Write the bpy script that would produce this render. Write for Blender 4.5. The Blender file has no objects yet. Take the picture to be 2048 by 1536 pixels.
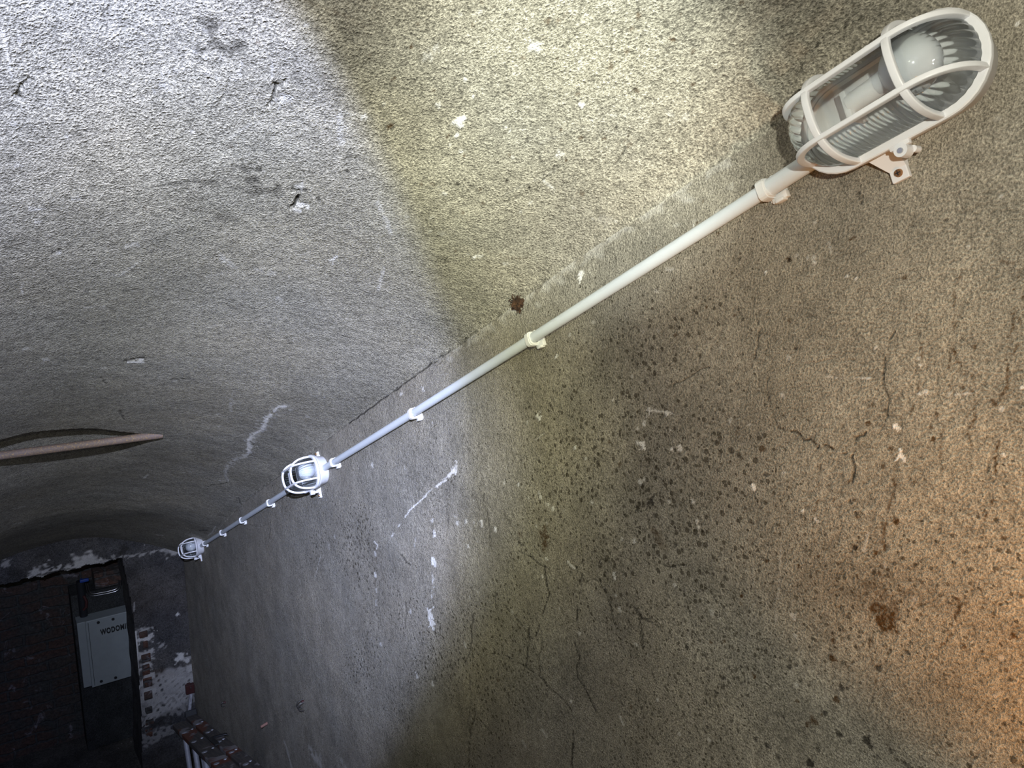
import bpy, bmesh, math, random
import numpy as np
from mathutils import Vector, Matrix

random.seed(7)
RNG = np.random.default_rng(11)
SC = bpy.context.scene
COL = SC.collection

# ------------------------------------------------------------------ camera
FPX, CX, CY = 1500.0, 1024.0, 768.0
yaw, pit, rol = (math.radians(a) for a in (35.23, -11.86, 0.94))
TH = math.radians(27.39)                       # slope of the cellar stair vault
F = np.array([math.sin(yaw)*math.cos(pit), math.cos(yaw)*math.cos(pit), math.sin(pit)])
r0 = np.array([math.cos(yaw), -math.sin(yaw), 0.0]); u0 = np.cross(r0, F)
RV = math.cos(rol)*r0 + math.sin(rol)*u0
UV = -math.sin(rol)*r0 + math.cos(rol)*u0
cam = bpy.data.cameras.new('camera'); cam.sensor_width = 36.0; cam.lens = FPX/2048*36
cam.clip_start = 0.02
co = bpy.data.objects.new('camera', cam); COL.objects.link(co)
m = Matrix.Identity(4)
for i in range(3):
    m[i][0] = RV[i]; m[i][1] = UV[i]; m[i][2] = -F[i]
co.matrix_world = m
SC.camera = co

def ray(px, py): return F + RV*(px-CX)/FPX - UV*(py-CY)/FPX
W = 0.9                                         # right wall plane X
T = np.array([0, math.cos(TH), -math.sin(TH)])  # down the slope
N = np.array([0, math.sin(TH), math.cos(TH)])   # square to the slope, up
YE = 5.0                                        # end wall plane Y
def on_x(px, py, X=W): d = ray(px, py); return d*X/d[0]
def on_y(px, py, Y=YE): d = ray(px, py); return d*Y/d[1]
def wp(t, n, o=0.0): return np.array([W-o, 0, 0]) + T*t + N*n

# ------------------------------------------------------------------ vault shape
def crease_n(t): return np.interp(t, [0, 3.4, 3.9, 4.3, 5.7], [.4455, .447, .425, .398, .392])
XC, RAD = 0.2, 1.12
def vault_z(x, Y, step=True):
    t = Y/math.cos(TH) * 1.0
    # t of the crease point at this Y (small correction for n)
    zc = (.4455 - Y*math.sin(TH))/math.cos(TH)
    t = Y*math.cos(TH) - zc*math.sin(TH)
    zc = (crease_n(t) - Y*math.sin(TH))/math.cos(TH)
    top = zc + RAD - np.sqrt(RAD**2 - (W-XC)**2)
    xx = np.clip(x, XC-.76, XC+.76)
    z = top - (RAD - np.sqrt(RAD**2 - (xx-XC)**2))
    if step:
        ye = np.interp(x, RX, RY)
        a = np.clip((Y-ye)/.012, 0, 1); b = np.clip((3.45-Y)/.75, 0, 1)
        fx = np.clip((.45-x)/.14, 0, 1)
        z = z + .085*a*(b*b*(3-2*b))*(fx*fx*(3-2*fx))
    return z
RX, RY = np.array([-1, 2.]), np.array([9., 9.])
def on_vault(px, py):
    d = ray(px, py); Y = np.arange(.02, 5.0, .001)
    P = d[None, :]*(Y/d[1])[:, None]
    g = P[:, 2] - vault_z(P[:, 0], Y, False)
    k = np.argmax((g > 0) & (P[:, 0] < W) & (P[:, 0] > -.5))
    return P[k]
pts = [on_vault(*p) for p in [(2, 884), (70, 868), (130, 862), (190, 860), (240, 866), (300, 872)]]
pts.sort(key=lambda p: p[0])
RX, RY = np.array([p[0] for p in pts]), np.array([p[1] for p in pts])

def surf_pt(px, py):
    """point of wall or vault seen at a place"""
    d = ray(px, py); Pw = on_x(px, py)
    n = Pw @ N; t = Pw @ T
    if n <= crease_n(t) + .0: return Pw
    return on_vault(px, py)

# ------------------------------------------------------------------ helpers
def tag(o, label=None, cat=None, group=None, kind=None):
    if label: o['label'] = label
    if cat: o['category'] = cat
    if group: o['group'] = group
    if kind: o['kind'] = kind
    return o
def link(name, me, mat=None, parent=None, smooth=True):
    o = bpy.data.objects.new(name, me); COL.objects.link(o)
    if mat is not None: me.materials.append(mat)
    if parent is not None: o.parent = parent
    if smooth: me.polygons.foreach_set('use_smooth', [True]*len(me.polygons))
    return o
def from_bm(name, bm, mat, parent=None, smooth=True):
    bmesh.ops.recalc_face_normals(bm, faces=bm.faces)
    me = bpy.data.meshes.new(name); bm.to_mesh(me); bm.free()
    o = link(name, me, mat, parent, smooth)
    if smooth and 'glass' not in name: me.set_sharp_from_angle(angle=math.radians(42))
    return o
def empty(name, loc=(0, 0, 0), M=None):
    o = bpy.data.objects.new(name, None); COL.objects.link(o); o.empty_display_size = .05
    if M is not None: o.matrix_world = M
    else: o.location = loc
    return o
def frame(origin, x, y, z):
    M = Matrix.Identity(4)
    for i in range(3):
        M[i][0] = x[i]; M[i][1] = y[i]; M[i][2] = z[i]; M[i][3] = origin[i]
    return M
def box(bm, x0, x1, y0, y1, z0, z1, bev=0.0, M=None, seg=2):
    r = bmesh.ops.create_cube(bm, size=1.0)
    vs = r['verts']
    for v in vs:
        v.co = Vector(((x0+x1)/2+v.co.x*(x1-x0), (y0+y1)/2+v.co.y*(y1-y0), (z0+z1)/2+v.co.z*(z1-z0)))
        if M is not None: v.co = M @ v.co
    if bev:
        es = list({e for v in vs for e in v.link_edges})
        bmesh.ops.bevel(bm, geom=es, offset=bev, segments=seg, affect='EDGES', profile=.5)
def sweep(bm, path, prof, closed=False, up=None, caps=True):
    """prof: list of (a,b) or function i->list ; a along 'side', b along 'up'"""
    n = len(path); rings = []
    P = [Vector(p) for p in path]
    upv = Vector(up) if up is not None else Vector((0, 0, 1))
    for i in range(n):
        if closed: tg = P[(i+1) % n]-P[i-1]
        else: tg = P[min(i+1, n-1)]-P[max(i-1, 0)]
        tg.normalize()
        u = upv(i) if callable(upv) else upv
        side = tg.cross(u)
        if side.length < 1e-5: side = tg.cross(Vector((0, 1, 0.01)))
        side.normalize(); uu = side.cross(tg)
        pr = prof(i) if callable(prof) else prof
        rings.append([bm.verts.new(P[i]+side*a+uu*b) for a, b in pr])
    k = len(rings[0])
    for i in range(n if closed else n-1):
        A, B = rings[i], rings[(i+1) % n]
        for j in range(k):
            bm.faces.new((A[j], A[(j+1) % k], B[(j+1) % k], B[j]))
    if caps and not closed:
        bm.faces.new(rings[0][::-1]); bm.faces.new(rings[-1])
def circ(r, k=12, r2=None): return [(r*math.cos(2*math.pi*i/k), (r2 or r)*math.sin(2*math.pi*i/k)) for i in range(k)]
def rrect(a, b, c=None):
    c = c if c is not None else min(a, b)*.35
    out = []
    for sx, sy, a0 in ((1, 1, 0), (-1, 1, 90), (-1, -1, 180), (1, -1, 270)):
        for k in (0, 30, 60, 90):
            an = math.radians(a0+k); out.append((sx*(a-c)+c*math.cos(an), sy*(b-c)+c*math.sin(an)))
    return out
def cyl(bm, p, q, r, k=20, r2=None):
    p, q = Vector(p), Vector(q); d = (q-p)
    up = Vector((0, 0, 1)) if abs(d.normalized().z) < .9 else Vector((1, 0, 0))
    r2 = r if r2 is None else r2
    sweep(bm, [p, q], lambda i: circ(r if i == 0 else r2, k), up=up)

# ------------------------------------------------------------------ materials
def new_mat(name):
    m = bpy.data.materials.new(name); m.use_nodes = True
    nt = m.node_tree; nt.nodes.clear()
    return m, nt
class G:
    """tiny node builder"""
    def __init__(s, name):
        s.m, s.nt = new_mat(name); s.out = s.n('ShaderNodeOutputMaterial')
    def n(s, t, ins=None, **kw):
        nd = s.nt.nodes.new(t)
        for k, v in kw.items(): setattr(nd, k, v)
        if ins:
            for k, v in ins.items():
                if isinstance(v, bpy.types.NodeSocket): s.nt.links.new(v, nd.inputs[k])
                else: nd.inputs[k].default_value = v
        return nd
    def math(s, op, a, b=0.0, clamp=False):
        return s.n('ShaderNodeMath', {0: a, 1: b}, operation=op, use_clamp=clamp).outputs[0]
    def mix(s, f, a, b, mode='MIX'):
        nd = s.nt.nodes.new('ShaderNodeMix'); nd.data_type = 'RGBA'; nd.blend_type = mode
        for k, v in ((0, f), (6, a), (7, b)):
            if isinstance(v, bpy.types.NodeSocket): s.nt.links.new(v, nd.inputs[k])
            else: nd.inputs[k].default_value = v if k == 0 else (*v, 1) if len(v) == 3 else v
        return nd.outputs[2]
    def ramp(s, f, stops, interp='LINEAR'):
        nd = s.n('ShaderNodeValToRGB', {0: f}); cr = nd.color_ramp; cr.interpolation = interp
        while len(cr.elements) < len(stops): cr.elements.new(.5)
        for e, (p, c) in zip(cr.elements, stops):
            e.position = p; e.color = (c, c, c, 1) if isinstance(c, (int, float)) else (*c, 1)
        return nd.outputs[0]
    def noise(s, vec, scale, detail=3, rough=.55, dist=0.0, seed=0):
        if seed:
            vec = s.n('ShaderNodeVectorMath', {0: vec, 1: (seed*3.1, seed*1.7, seed*2.3)}, operation='ADD').outputs[0]
        return s.n('ShaderNodeTexNoise', {'Vector': vec, 'Scale': scale, 'Detail': detail, 'Roughness': rough, 'Distortion': dist}).outputs[0]

def simple(name, col, rough=.4, metal=0.0, spec=.5, bumps=None, var=0.08, scale=60):
    g = G(name); tc = g.n('ShaderNodeTexCoord').outputs['Object']
    nz = g.noise(tc, scale, 4)
    c2 = tuple(max(0, c*(1-var*2)) for c in col)
    base = g.mix(g.ramp(nz, [(.35, 0), (.65, 1)]), c2, col)
    b = g.n('ShaderNodeBsdfPrincipled', {'Base Color': base, 'Roughness': rough, 'Metallic': metal, 'Specular IOR Level': spec})
    if bumps:
        bp_ = g.n('ShaderNodeBump', {'Height': g.noise(tc, bumps[0], 3), 'Strength': bumps[1], 'Distance': bumps[2]})
        g.nt.links.new(bp_.outputs[0], b.inputs['Normal'])
    g.nt.links.new(b.outputs[0], g.out.inputs[0])
    return g.m

def plaster(name, warm, cool, speck=True, bump=1.0, stretch=None, grain=1.0, mott=(.62, 1.25)):
    """old cement render: fine grain, mottling, dark pores; attribute 'marks' holds stains
       R dark cracks, G lime, B brown damp, A pore density"""
    g = G(name); tc0 = g.n('ShaderNodeTexCoord').outputs['Object']
    tc = tc0
    if stretch:
        tc = g.n('ShaderNodeMapping', {'Vector': tc0, 'Rotation': stretch[0], 'Scale': stretch[1]}).outputs[0]
    at = g.n('ShaderNodeAttribute', attribute_name='marks')
    sep = g.n('ShaderNodeSeparateColor', {0: at.outputs['Color']})
    R_, G_, B_, A_ = sep.outputs[0], sep.outputs[1], sep.outputs[2], at.outputs['Alpha']
    big = g.noise(tc0, 2.2, 2, .6)
    mid = g.noise(tc0, 9, 4, .62, 0, seed=2)
    fine = g.noise(tc, 75, 2, .65, 0, seed=3)
    gr = g.noise(tc, 310, 1, .7, seed=5)
    gr2 = g.noise(tc, 620, 1, .7, seed=9)
    col = g.mix(g.ramp(big, [(.35, 0), (.65, 1)]), cool, warm)
    col = g.mix(g.ramp(mid, [(.3, 0), (.7, 1)]), g.mix(1.0, col, (mott[0],)*3, 'MULTIPLY'), g.mix(1.0, col, (mott[1],)*3, 'MULTIPLY'))
    col = g.mix(1.0, col, g.ramp(fine, [(.28, 1-.38*grain), (.5, 1.0), (.75, 1+.24*grain)]), 'MULTIPLY')
    col = g.mix(1.0, col, g.ramp(gr, [(.34, 1-.55*grain), (.46, 1-.08*grain), (.54, 1+.04*grain), (.64, 1+.5*grain)]), 'MULTIPLY')
    col = g.mix(1.0, col, g.ramp(gr2, [(.36, 1-.4*grain), (.5, 1.0), (.62, 1+.3*grain)]), 'MULTIPLY')
    # scattered lime flecks
    fl = g.n('ShaderNodeTexVoronoi', {'Vector': tc0, 'Scale': 26.0, 'Randomness': 1.0})
    fm = g.math('MULTIPLY', g.ramp(fl.outputs['Distance'], [(.05, 1), (.13, 0)]), g.ramp(g.noise(tc0, 5, 1, seed=12), [(.58, 0), (.66, .55)]))
    col = g.mix(fm, col, (.62, .60, .58))
    if speck:
        dn = g.n('ShaderNodeVectorMath', {0: g.n('ShaderNodeTexNoise', {'Vector': tc0, 'Scale': 160.0, 'Detail': 2.0}).outputs['Color'], 1: (.006, .006, .006)}, operation='MULTIPLY').outputs[0]
        tcd = g.n('ShaderNodeVectorMath', {0: tc0, 1: dn}, operation='ADD').outputs[0]
        for sc, th0, th1, stg in ((46.0, .02, .30, .72), (85.0, .02, .40, .7), (150.0, .02, .42, .62)):
            v = g.n('ShaderNodeTexVoronoi', {'Vector': tcd, 'Scale': sc, 'Randomness': 1.0})
            rnd = g.n('ShaderNodeSeparateColor', {0: v.outputs['Color']}).outputs[0]
            # random radius times the local pore density
            rr = g.math('MULTIPLY', g.math('POWER', rnd, 2.2), A_)
            rad = g.math('MULTIPLY', rr, th1)
            msk = g.math('MULTIPLY', g.math('SUBTRACT', rad, v.outputs['Distance']), 22.0, True)
            col = g.mix(g.math('MULTIPLY', msk, stg), col, (.035, .028, .018))
    nm = g.ramp(g.noise(tc0, 230, 1, .7, seed=4), [(.25, .45), (.6, 1.15)])
    brk = g.math('MULTIPLY', B_, nm, True)
    col = g.mix(brk, col, (.075, .042, .018))
    col = g.mix(g.math('MULTIPLY', G_, g.ramp(g.noise(tc0, 300, 1, .7, seed=6), [(.25, .55), (.55, 1.1)]), True), col, (.90, .875, .86))
    col = g.mix(R_, col, (.018, .016, .014))
    b = g.n('ShaderNodeBsdfPrincipled', {'Base Color': col, 'Roughness': .93, 'Specular IOR Level': .12})
    h = g.math('ADD', g.math('MULTIPLY', fine, 1.0), g.math('MULTIPLY', gr, 1.15))
    h = g.math('ADD', h, g.math('MULTIPLY', g.noise(tc, 34, 2, .6, 0, seed=8), .8))
    h = g.math('SUBTRACT', h, g.math('MULTIPLY', R_, .8))
    h = g.math('ADD', h, g.math('MULTIPLY', G_, .3))
    bp_ = g.n('ShaderNodeBump', {'Height': h, 'Strength': .85*bump, 'Distance': .0028})
    g.nt.links.new(bp_.outputs[0], b.inputs['Normal'])
    g.nt.links.new(b.outputs[0], g.out.inputs[0])
    return g.m

M_WALL = plaster('wall_render', (.328, .296, .246), (.290, .270, .234), True, .9, None, .68, (.78, 1.16))
M_VAULT = plaster('vault_render', (.375, .345, .285), (.315, .298, .26), True, 1.05, ((.0, .0, .25), (1.0, .7, .7)), .82, (.86, 1.12))
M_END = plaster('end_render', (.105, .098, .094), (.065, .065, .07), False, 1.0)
M_WHITE = simple('lamp_white_enamel', (.86, .865, .93), .33, var=.02)
M_PIPE = simple('conduit_pvc', (.74, .79, .86), .42, var=.02, scale=20)
M_CLIP = simple('clip_plastic', (.84, .84, .86), .3, var=.02)
M_BULB = simple('bulb_opal', (.66, .68, .76), .10, var=.01)
M_STEEL = simple('steel', (.55, .55, .57), .28, 1.0)
M_BRASS = simple('yellow_zinc_screw', (.42, .22, .10), .35, .9)
M_DARK = simple('dark_plastic', (.02, .022, .026), .4)
M_GREY = simple('meter_box_grey', (.27, .30, .31), .5, var=.04, scale=25)
M_BLACK = simple('black_print', (.012, .012, .014), .6)
M_RED = simple('red_paint', (.06, .018, .018), .55)
M_BLUE = simple('blue_paint', (.02, .06, .30), .5)
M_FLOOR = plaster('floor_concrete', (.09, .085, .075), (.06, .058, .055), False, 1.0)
M_LEFT = plaster('left_render', (.30, .27, .21), (.25, .23, .19), False, 1.0)

def rust_mat():
    g = G('rusty_iron'); tc = g.n('ShaderNodeTexCoord').outputs['Object']
    a = g.ramp(g.noise(tc, 9, 3), [(.4, 0), (.6, 1)])
    c = g.mix(a, (.17, .125, .12), (.15, .11, .09))
    c = g.mix(g.ramp(g.noise(tc, 180, 4, .7), [(.52, 0), (.64, 1)]), c, (.30, .20, .10))
    b = g.n('ShaderNodeBsdfPrincipled', {'Base Color': c, 'Roughness': .7})
    bp_ = g.n('ShaderNodeBump', {'Height': g.noise(tc, 160, 4), 'Strength': .5, 'Distance': .001})
    g.nt.links.new(bp_.outputs[0], b.inputs['Normal']); g.nt.links.new(b.outputs[0], g.out.inputs[0])
    return g.m
M_RUST = rust_mat()
def glass_mat():
    g = G('ribbed_glass')
    tr = g.n('ShaderNodeBsdfTransparent', {'Color': (.88, .91, .89, 1)})
    lw = g.n('ShaderNodeLayerWeight', {'Blend': .35})
    edge = g.ramp(lw.outputs['Facing'], [(.0, (.99, 1.0, .995)), (.14, (.90, .93, .915)), (.45, (.66, .72, .70)), (1.0, (.36, .43, .41))])
    g.nt.links.new(edge, tr.inputs['Color'])
    rf = g.n('ShaderNodeBsdfRefraction', {'Color': (.93, .96, .95, 1), 'Roughness': .03, 'IOR': 1.3})
    gl = g.n('ShaderNodeBsdfGlossy', {'Color': (1, 1, 1, 1), 'Roughness': .04})
    m1 = g.n('ShaderNodeMixShader', {0: .10, 1: tr.outputs[0], 2: rf.outputs[0]})
    fr = g.n('ShaderNodeFresnel', {'IOR': 1.5})
    m2 = g.n('ShaderNodeMixShader', {0: fr.outputs[0], 1: m1.outputs[0], 2: gl.outputs[0]})
    g.nt.links.new(m2.outputs[0], g.out.inputs[0])
    return g.m
M_GLASS = glass_mat()
def wood_mat():
    g = G('weathered_painted_wood'); tc = g.n('ShaderNodeTexCoord').outputs['Object']
    st = g.n('ShaderNodeMapping', {'Vector': tc, 'Scale': (2.2, 30, 30)}).outputs[0]
    c = g.mix(g.ramp(g.noise(st, 3, 4), [(.4, 0), (.6, 1)]), (.075, .07, .068), (.12, .105, .095))
    pa = g.ramp(g.noise(tc, 3.2, 2, .5, .3, seed=3), [(.56, 0), (.60, 1)])
    c = g.mix(pa, c, (.17, .065, .04))
    pb = g.ramp(g.noise(tc, 4.5, 3, .6, .5, seed=7), [(.54, 0), (.58, 1)])
    c = g.mix(pb, c, (.30, .28, .29))
    b = g.n('ShaderNodeBsdfPrincipled', {'Base Color': c, 'Roughness': .7})
    g.nt.links.new(b.outputs[0], g.out.inputs[0])
    return g.m
M_WOOD = wood_mat()
def brick_mat(name, c1, c2, mortar, dark=1.0):
    g = G(name); tc = g.n('ShaderNodeTexCoord').outputs['Object']
    mp = g.n('ShaderNodeMapping', {'Vector': tc, 'Rotation': (math.pi/2, 0, 0)}).outputs[0]
    dv = g.n('ShaderNodeVectorMath', {0: g.n('ShaderNodeTexNoise', {'Vector': tc, 'Scale': 9.0, 'Detail': 3.0}).outputs['Color'], 1: (.05, .05, .05)}, operation='MULTIPLY').outputs[0]
    mp = g.n('ShaderNodeVectorMath', {0: mp, 1: dv}, operation='ADD').outputs[0]
    bk = g.n('ShaderNodeTexBrick', {'Vector': mp, 'Color1': (*c1, 1), 'Color2': (*c2, 1), 'Mortar': (*mortar, 1), 'Scale': 1.0, 'Mortar Size': .009, 'Brick Width': .25, 'Row Height': .075, 'Mortar Smooth': .4})
    big = g.noise(tc, 4, 5, .65, .8)
    c = g.mix(g.ramp(big, [(.42, 0), (.6, .9)]), bk.outputs['Color'], (.034, .037, .036))
    c = g.mix(g.ramp(g.noise(tc, 7, 5, .7, 1.0, seed=4), [(.60, 0), (.68, .8)]), c, (.17, .16, .175))
    c = g.mix(1.0, c, g.ramp(g.noise(tc, 60, 4, .7), [(.3, .4), (.7, 1.5)]), 'MULTIPLY')
    b = g.n('ShaderNodeBsdfPrincipled', {'Base Color': c, 'Roughness': .9})
    h = g.math('ADD', g.math('MULTIPLY', bk.outputs['Fac'], -1.0), g.noise(tc, 30, 4))
    bp_ = g.n('ShaderNodeBump', {'Height': h, 'Strength': .8, 'Distance': .01})
    g.nt.links.new(bp_.outputs[0], b.inputs['Normal']); g.nt.links.new(b.outputs[0], g.out.inputs[0])
    return g.m
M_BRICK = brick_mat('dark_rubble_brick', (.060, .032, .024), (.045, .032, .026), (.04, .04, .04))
M_REDBRICK = brick_mat('red_brick', (.10, .045, .03), (.08, .04, .028), (.08, .07, .068))

# ------------------------------------------------------------------ painted relief surfaces
def waves(P, freq, seed, k=5):
    """cheap smooth pseudo-noise on points, about -1..1"""
    rg = np.random.default_rng(seed); s = np.zeros(P.shape[:-1])
    for i in range(k):
        d = rg.normal(size=3); d /= np.linalg.norm(d)
        s += np.sin((P @ d)*freq*(1+.9*rg.random())+rg.random()*6.28)
    return s/(k**.5*.9)

class Surface:
    def __init__(s, P, nrm):
        s.cs = 2.2; s.P = P.astype(np.float64); s.base = s.P.copy(); s.nrm = nrm
        s.A = np.zeros(P.shape[:2]+(4,)); s.disp = np.zeros(P.shape[:2])
        s.cmin = s.P.min(axis=0); s.cmax = s.P.max(axis=0)      # per column bounds
    def window(s, lo, hi):
        c = np.where(((s.cmax >= lo) & (s.cmin <= hi)).all(axis=1))[0]
        if not len(c): return None
        c0, c1 = c[0], c[-1]+1
        sub = s.base[:, c0:c1]
        r = np.where(((sub.max(axis=1) >= lo) & (sub.min(axis=1) <= hi)).all(axis=1))[0]
        if not len(r): return None
        return slice(r[0], r[-1]+1), slice(c0, c1)
    def paint(s, win, mask, ch, amt, h=0.0):
        a = s.A[win[0], win[1], ch]
        np.maximum(a, mask*amt, out=a)
        if h: s.disp[win] += mask*h
    def step(s, p):
        t = max(.15, p[1]*math.cos(TH)-p[2]*math.sin(TH)); return min(.0095, s.cs*(t+.7)**2/1870)
    def disc(s, c, r, ch, amt=1.0, soft=.25, rag=.35, h=0.0, seed=None, minr=0):
        c = np.asarray(c); r = max(r, .75*s.step(c)); R = r*1.8
        w = s.window(c-R, c+R)
        if w is None: return
        P = s.base[w]; d = np.linalg.norm(P-c, axis=-1)
        sd = seed if seed is not None else int(abs(c[1])*9973+abs(c[2])*777) % 99991
        d = d*(1+rag*waves(P, 2.6/r, sd)*.6+rag*waves(P, 7/r, sd+1)*.3)
        s.paint(w, np.clip((r-d)/(r*soft)+.5, 0, 1), ch, amt, h)
    def stroke(s, pts, r, ch, amt=1.0, soft=.5, rag=.3, h=0.0, broken=0.0, jit=0.0):
        pts = [np.asarray(p) for p in pts]
        if jit:
            q = [pts[0]]
            for a, b in zip(pts, pts[1:]):
                k = max(2, int(np.linalg.norm(b-a)/.018))
                for i in range(1, k+1):
                    q.append(a+(b-a)*i/k+(RNG.normal(size=3)*jit if i < k else 0))
            pts = q
        sd = int(abs(pts[0][1])*7919+abs(pts[0][2])*331) % 99991
        r_in = r
        for a, b in zip(pts, pts[1:]):
            dv = (b-a)/max(1e-9, np.linalg.norm(b-a)); r = max(r_in, .48*s.step((a+b)/2)*math.sqrt(max(0, 1-float(dv @ T)**2)))
            lo, hi = np.minimum(a, b)-r*2.2, np.maximum(a, b)+r*2.2
            w = s.window(lo, hi)
            if w is None: continue
            P = s.base[w]; ab = b-a; L = max(ab @ ab, 1e-12)
            u = np.clip(((P-a) @ ab)/L, 0, 1)
            d = np.linalg.norm(P-(a+u[..., None]*ab), axis=-1)
            if rag: d = d*(1+rag*waves(P, 1.3/r, sd))
            mk = np.clip((r-d)/(r*soft)+.5, 0, 1)
            if broken: mk = mk*np.clip(.5+(waves(P, 130, sd+3)+1-2*broken)*2.5, 0, 1)
            s.paint(w, mk, ch, amt, h)
    def build(s, name, mat, flip=False, keep=None, extra=None):
        P = s.P + s.nrm*s.disp[..., None]
        nr, nc = P.shape[:2]
        idx = np.arange(nr*nc).reshape(nr, nc)
        q = np.stack([idx[:-1, :-1], idx[:-1, 1:], idx[1:, 1:], idx[1:, :-1]], -1)
        if flip: q = q[..., ::-1]
        q = q.reshape(-1, 4) if keep is None else q[keep]
        V = P.reshape(-1, 3); A = s.A.reshape(-1, 4)
        if extra is not None:
            ev, ef = extra; q = np.concatenate([q, np.asarray(ef)+len(V)]); V = np.concatenate([V, ev])
            A = np.concatenate([A, np.zeros((len(ev), 4))])
        me = bpy.data.meshes.new(name)
        me.vertices.add(len(V)); me.vertices.foreach_set('co', V.astype(np.float32).ravel())
        me.loops.add(len(q)*4); me.loops.foreach_set('vertex_index', q.astype(np.int32).ravel())
        me.polygons.add(len(q)); me.polygons.foreach_set('loop_start', np.arange(len(q), dtype=np.int32)*4)
        me.polygons.foreach_set('use_smooth', np.ones(len(q), dtype=bool))
        at = me.attributes.new('marks', 'FLOAT_COLOR', 'POINT')
        at.data.foreach_set('color', A.astype(np.float32).ravel())
        me.update(calc_edges=True); me.validate()
        me.materials.append(mat)
        o = bpy.data.objects.new(name, me); COL.objects.link(o)
        return o

# pore spacing follows the distance down the stair
ts = [-.1]
while ts[-1] < 6.3:
    ts.append(ts[-1] + min(.010, 3.0*(max(ts[-1], .15)+.7)**2/1870))
tcol = np.array(ts)
tsw = [-.1]
while tsw[-1] < 6.3: tsw.append(tsw[-1] + min(.009, 2.2*(max(tsw[-1], .15)+.7)**2/1870))
# --- right wall grid
nrow = np.concatenate([np.arange(-1.5, -1.05, .012), np.arange(-1.05, -.45, .0042), np.arange(-.45, .52, .0013)])
Yc = np.array(tsw)*math.cos(TH)
Yc = Yc*(YE+.3)/Yc[-1] if Yc[-1] < YE+.3 else Yc
Yg, ng = np.meshgrid(Yc, nrow)
# columns are vertical: Z from n
Zg = (ng - Yg*math.sin(TH))/math.cos(TH)
wall = Surface(np.stack([np.full_like(Yg, W), Yg, Zg], -1), np.array([-1., 0, 0]))
# --- vault grid (rows: x), fillet into the wall at the last rows
Yc = tcol*math.cos(TH)
xr = np.concatenate([np.arange(-.5, -.1, .012), np.arange(-.1, W, .0018), [W]])
Yv, xv = np.meshgrid(Yc, xr)
Zv = vault_z(xv, Yv)
# soft fillet: lower the last centimetres so the surface runs into the wall
tcr = Yv/math.cos(TH)
fr = np.interp(Yv, [0, .7, 1.1, 1.6, 6], [.030, .026, .020, .008, .006])
fx = np.clip((xv-(W-fr))/fr, 0, 1)
Zv = Zv - fr*.75*(1-np.sqrt(np.clip(1-fx**2.2, 0, 1)))
gx = np.gradient(Zv, axis=0)/np.maximum(np.gradient(xv, axis=0), 1e-9); 
nv = np.stack([np.clip(-(xv-XC)/RAD, -1, 1)*0+np.clip((XC-xv)/RAD, -.7, .7), np.full_like(xv, -math.sin(TH)), np.full_like(xv, -math.cos(TH))], -1)
nv /= np.linalg.norm(nv, axis=-1, keepdims=True)
vault = Surface(np.stack([xv, Yv, Zv], -1), nv); vault.cs = 3.0

def pxs(S, cx, cy, k):
    """returns mapper of crop coordinates to surface points"""
    fn = {'w': on_x, 'v': on_vault, 's': surf_pt}[S]
    return lambda x, y: fn(cx+x/k, cy+y/k)
def ppm(P): return FPX/float(P @ F)           # pixels per metre at a point

def marks(surf, S, cx, cy, k, discs=(), strokes=()):
    f = pxs(S, cx, cy, k)
    for (x, y, r, ch, amt, *o) in discs:
        P = f(x, y); kw = dict(o[0]) if o else {}
        surf.disc(P, max(r/k/ppm(P), .0020), ch, amt, **kw)
    for (pts, r, ch, amt, *o) in strokes:
        Q = [f(*p) for p in pts]; kw = dict(o[0]) if o else {}
        surf.stroke(Q, max(r/k/ppm(Q[len(Q)//2]), .0013), ch, amt, **kw)

D, L, B = 0, 1, 2       # dark, lime, brown
ck = dict(jit=.0028, soft=.9, rag=.3, h=-.0006)
ckb = dict(jit=.0028, soft=.9, rag=.3, h=-.0006, broken=.35)
dr = dict(jit=.0035, soft=.9, rag=.45, broken=.08)
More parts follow.
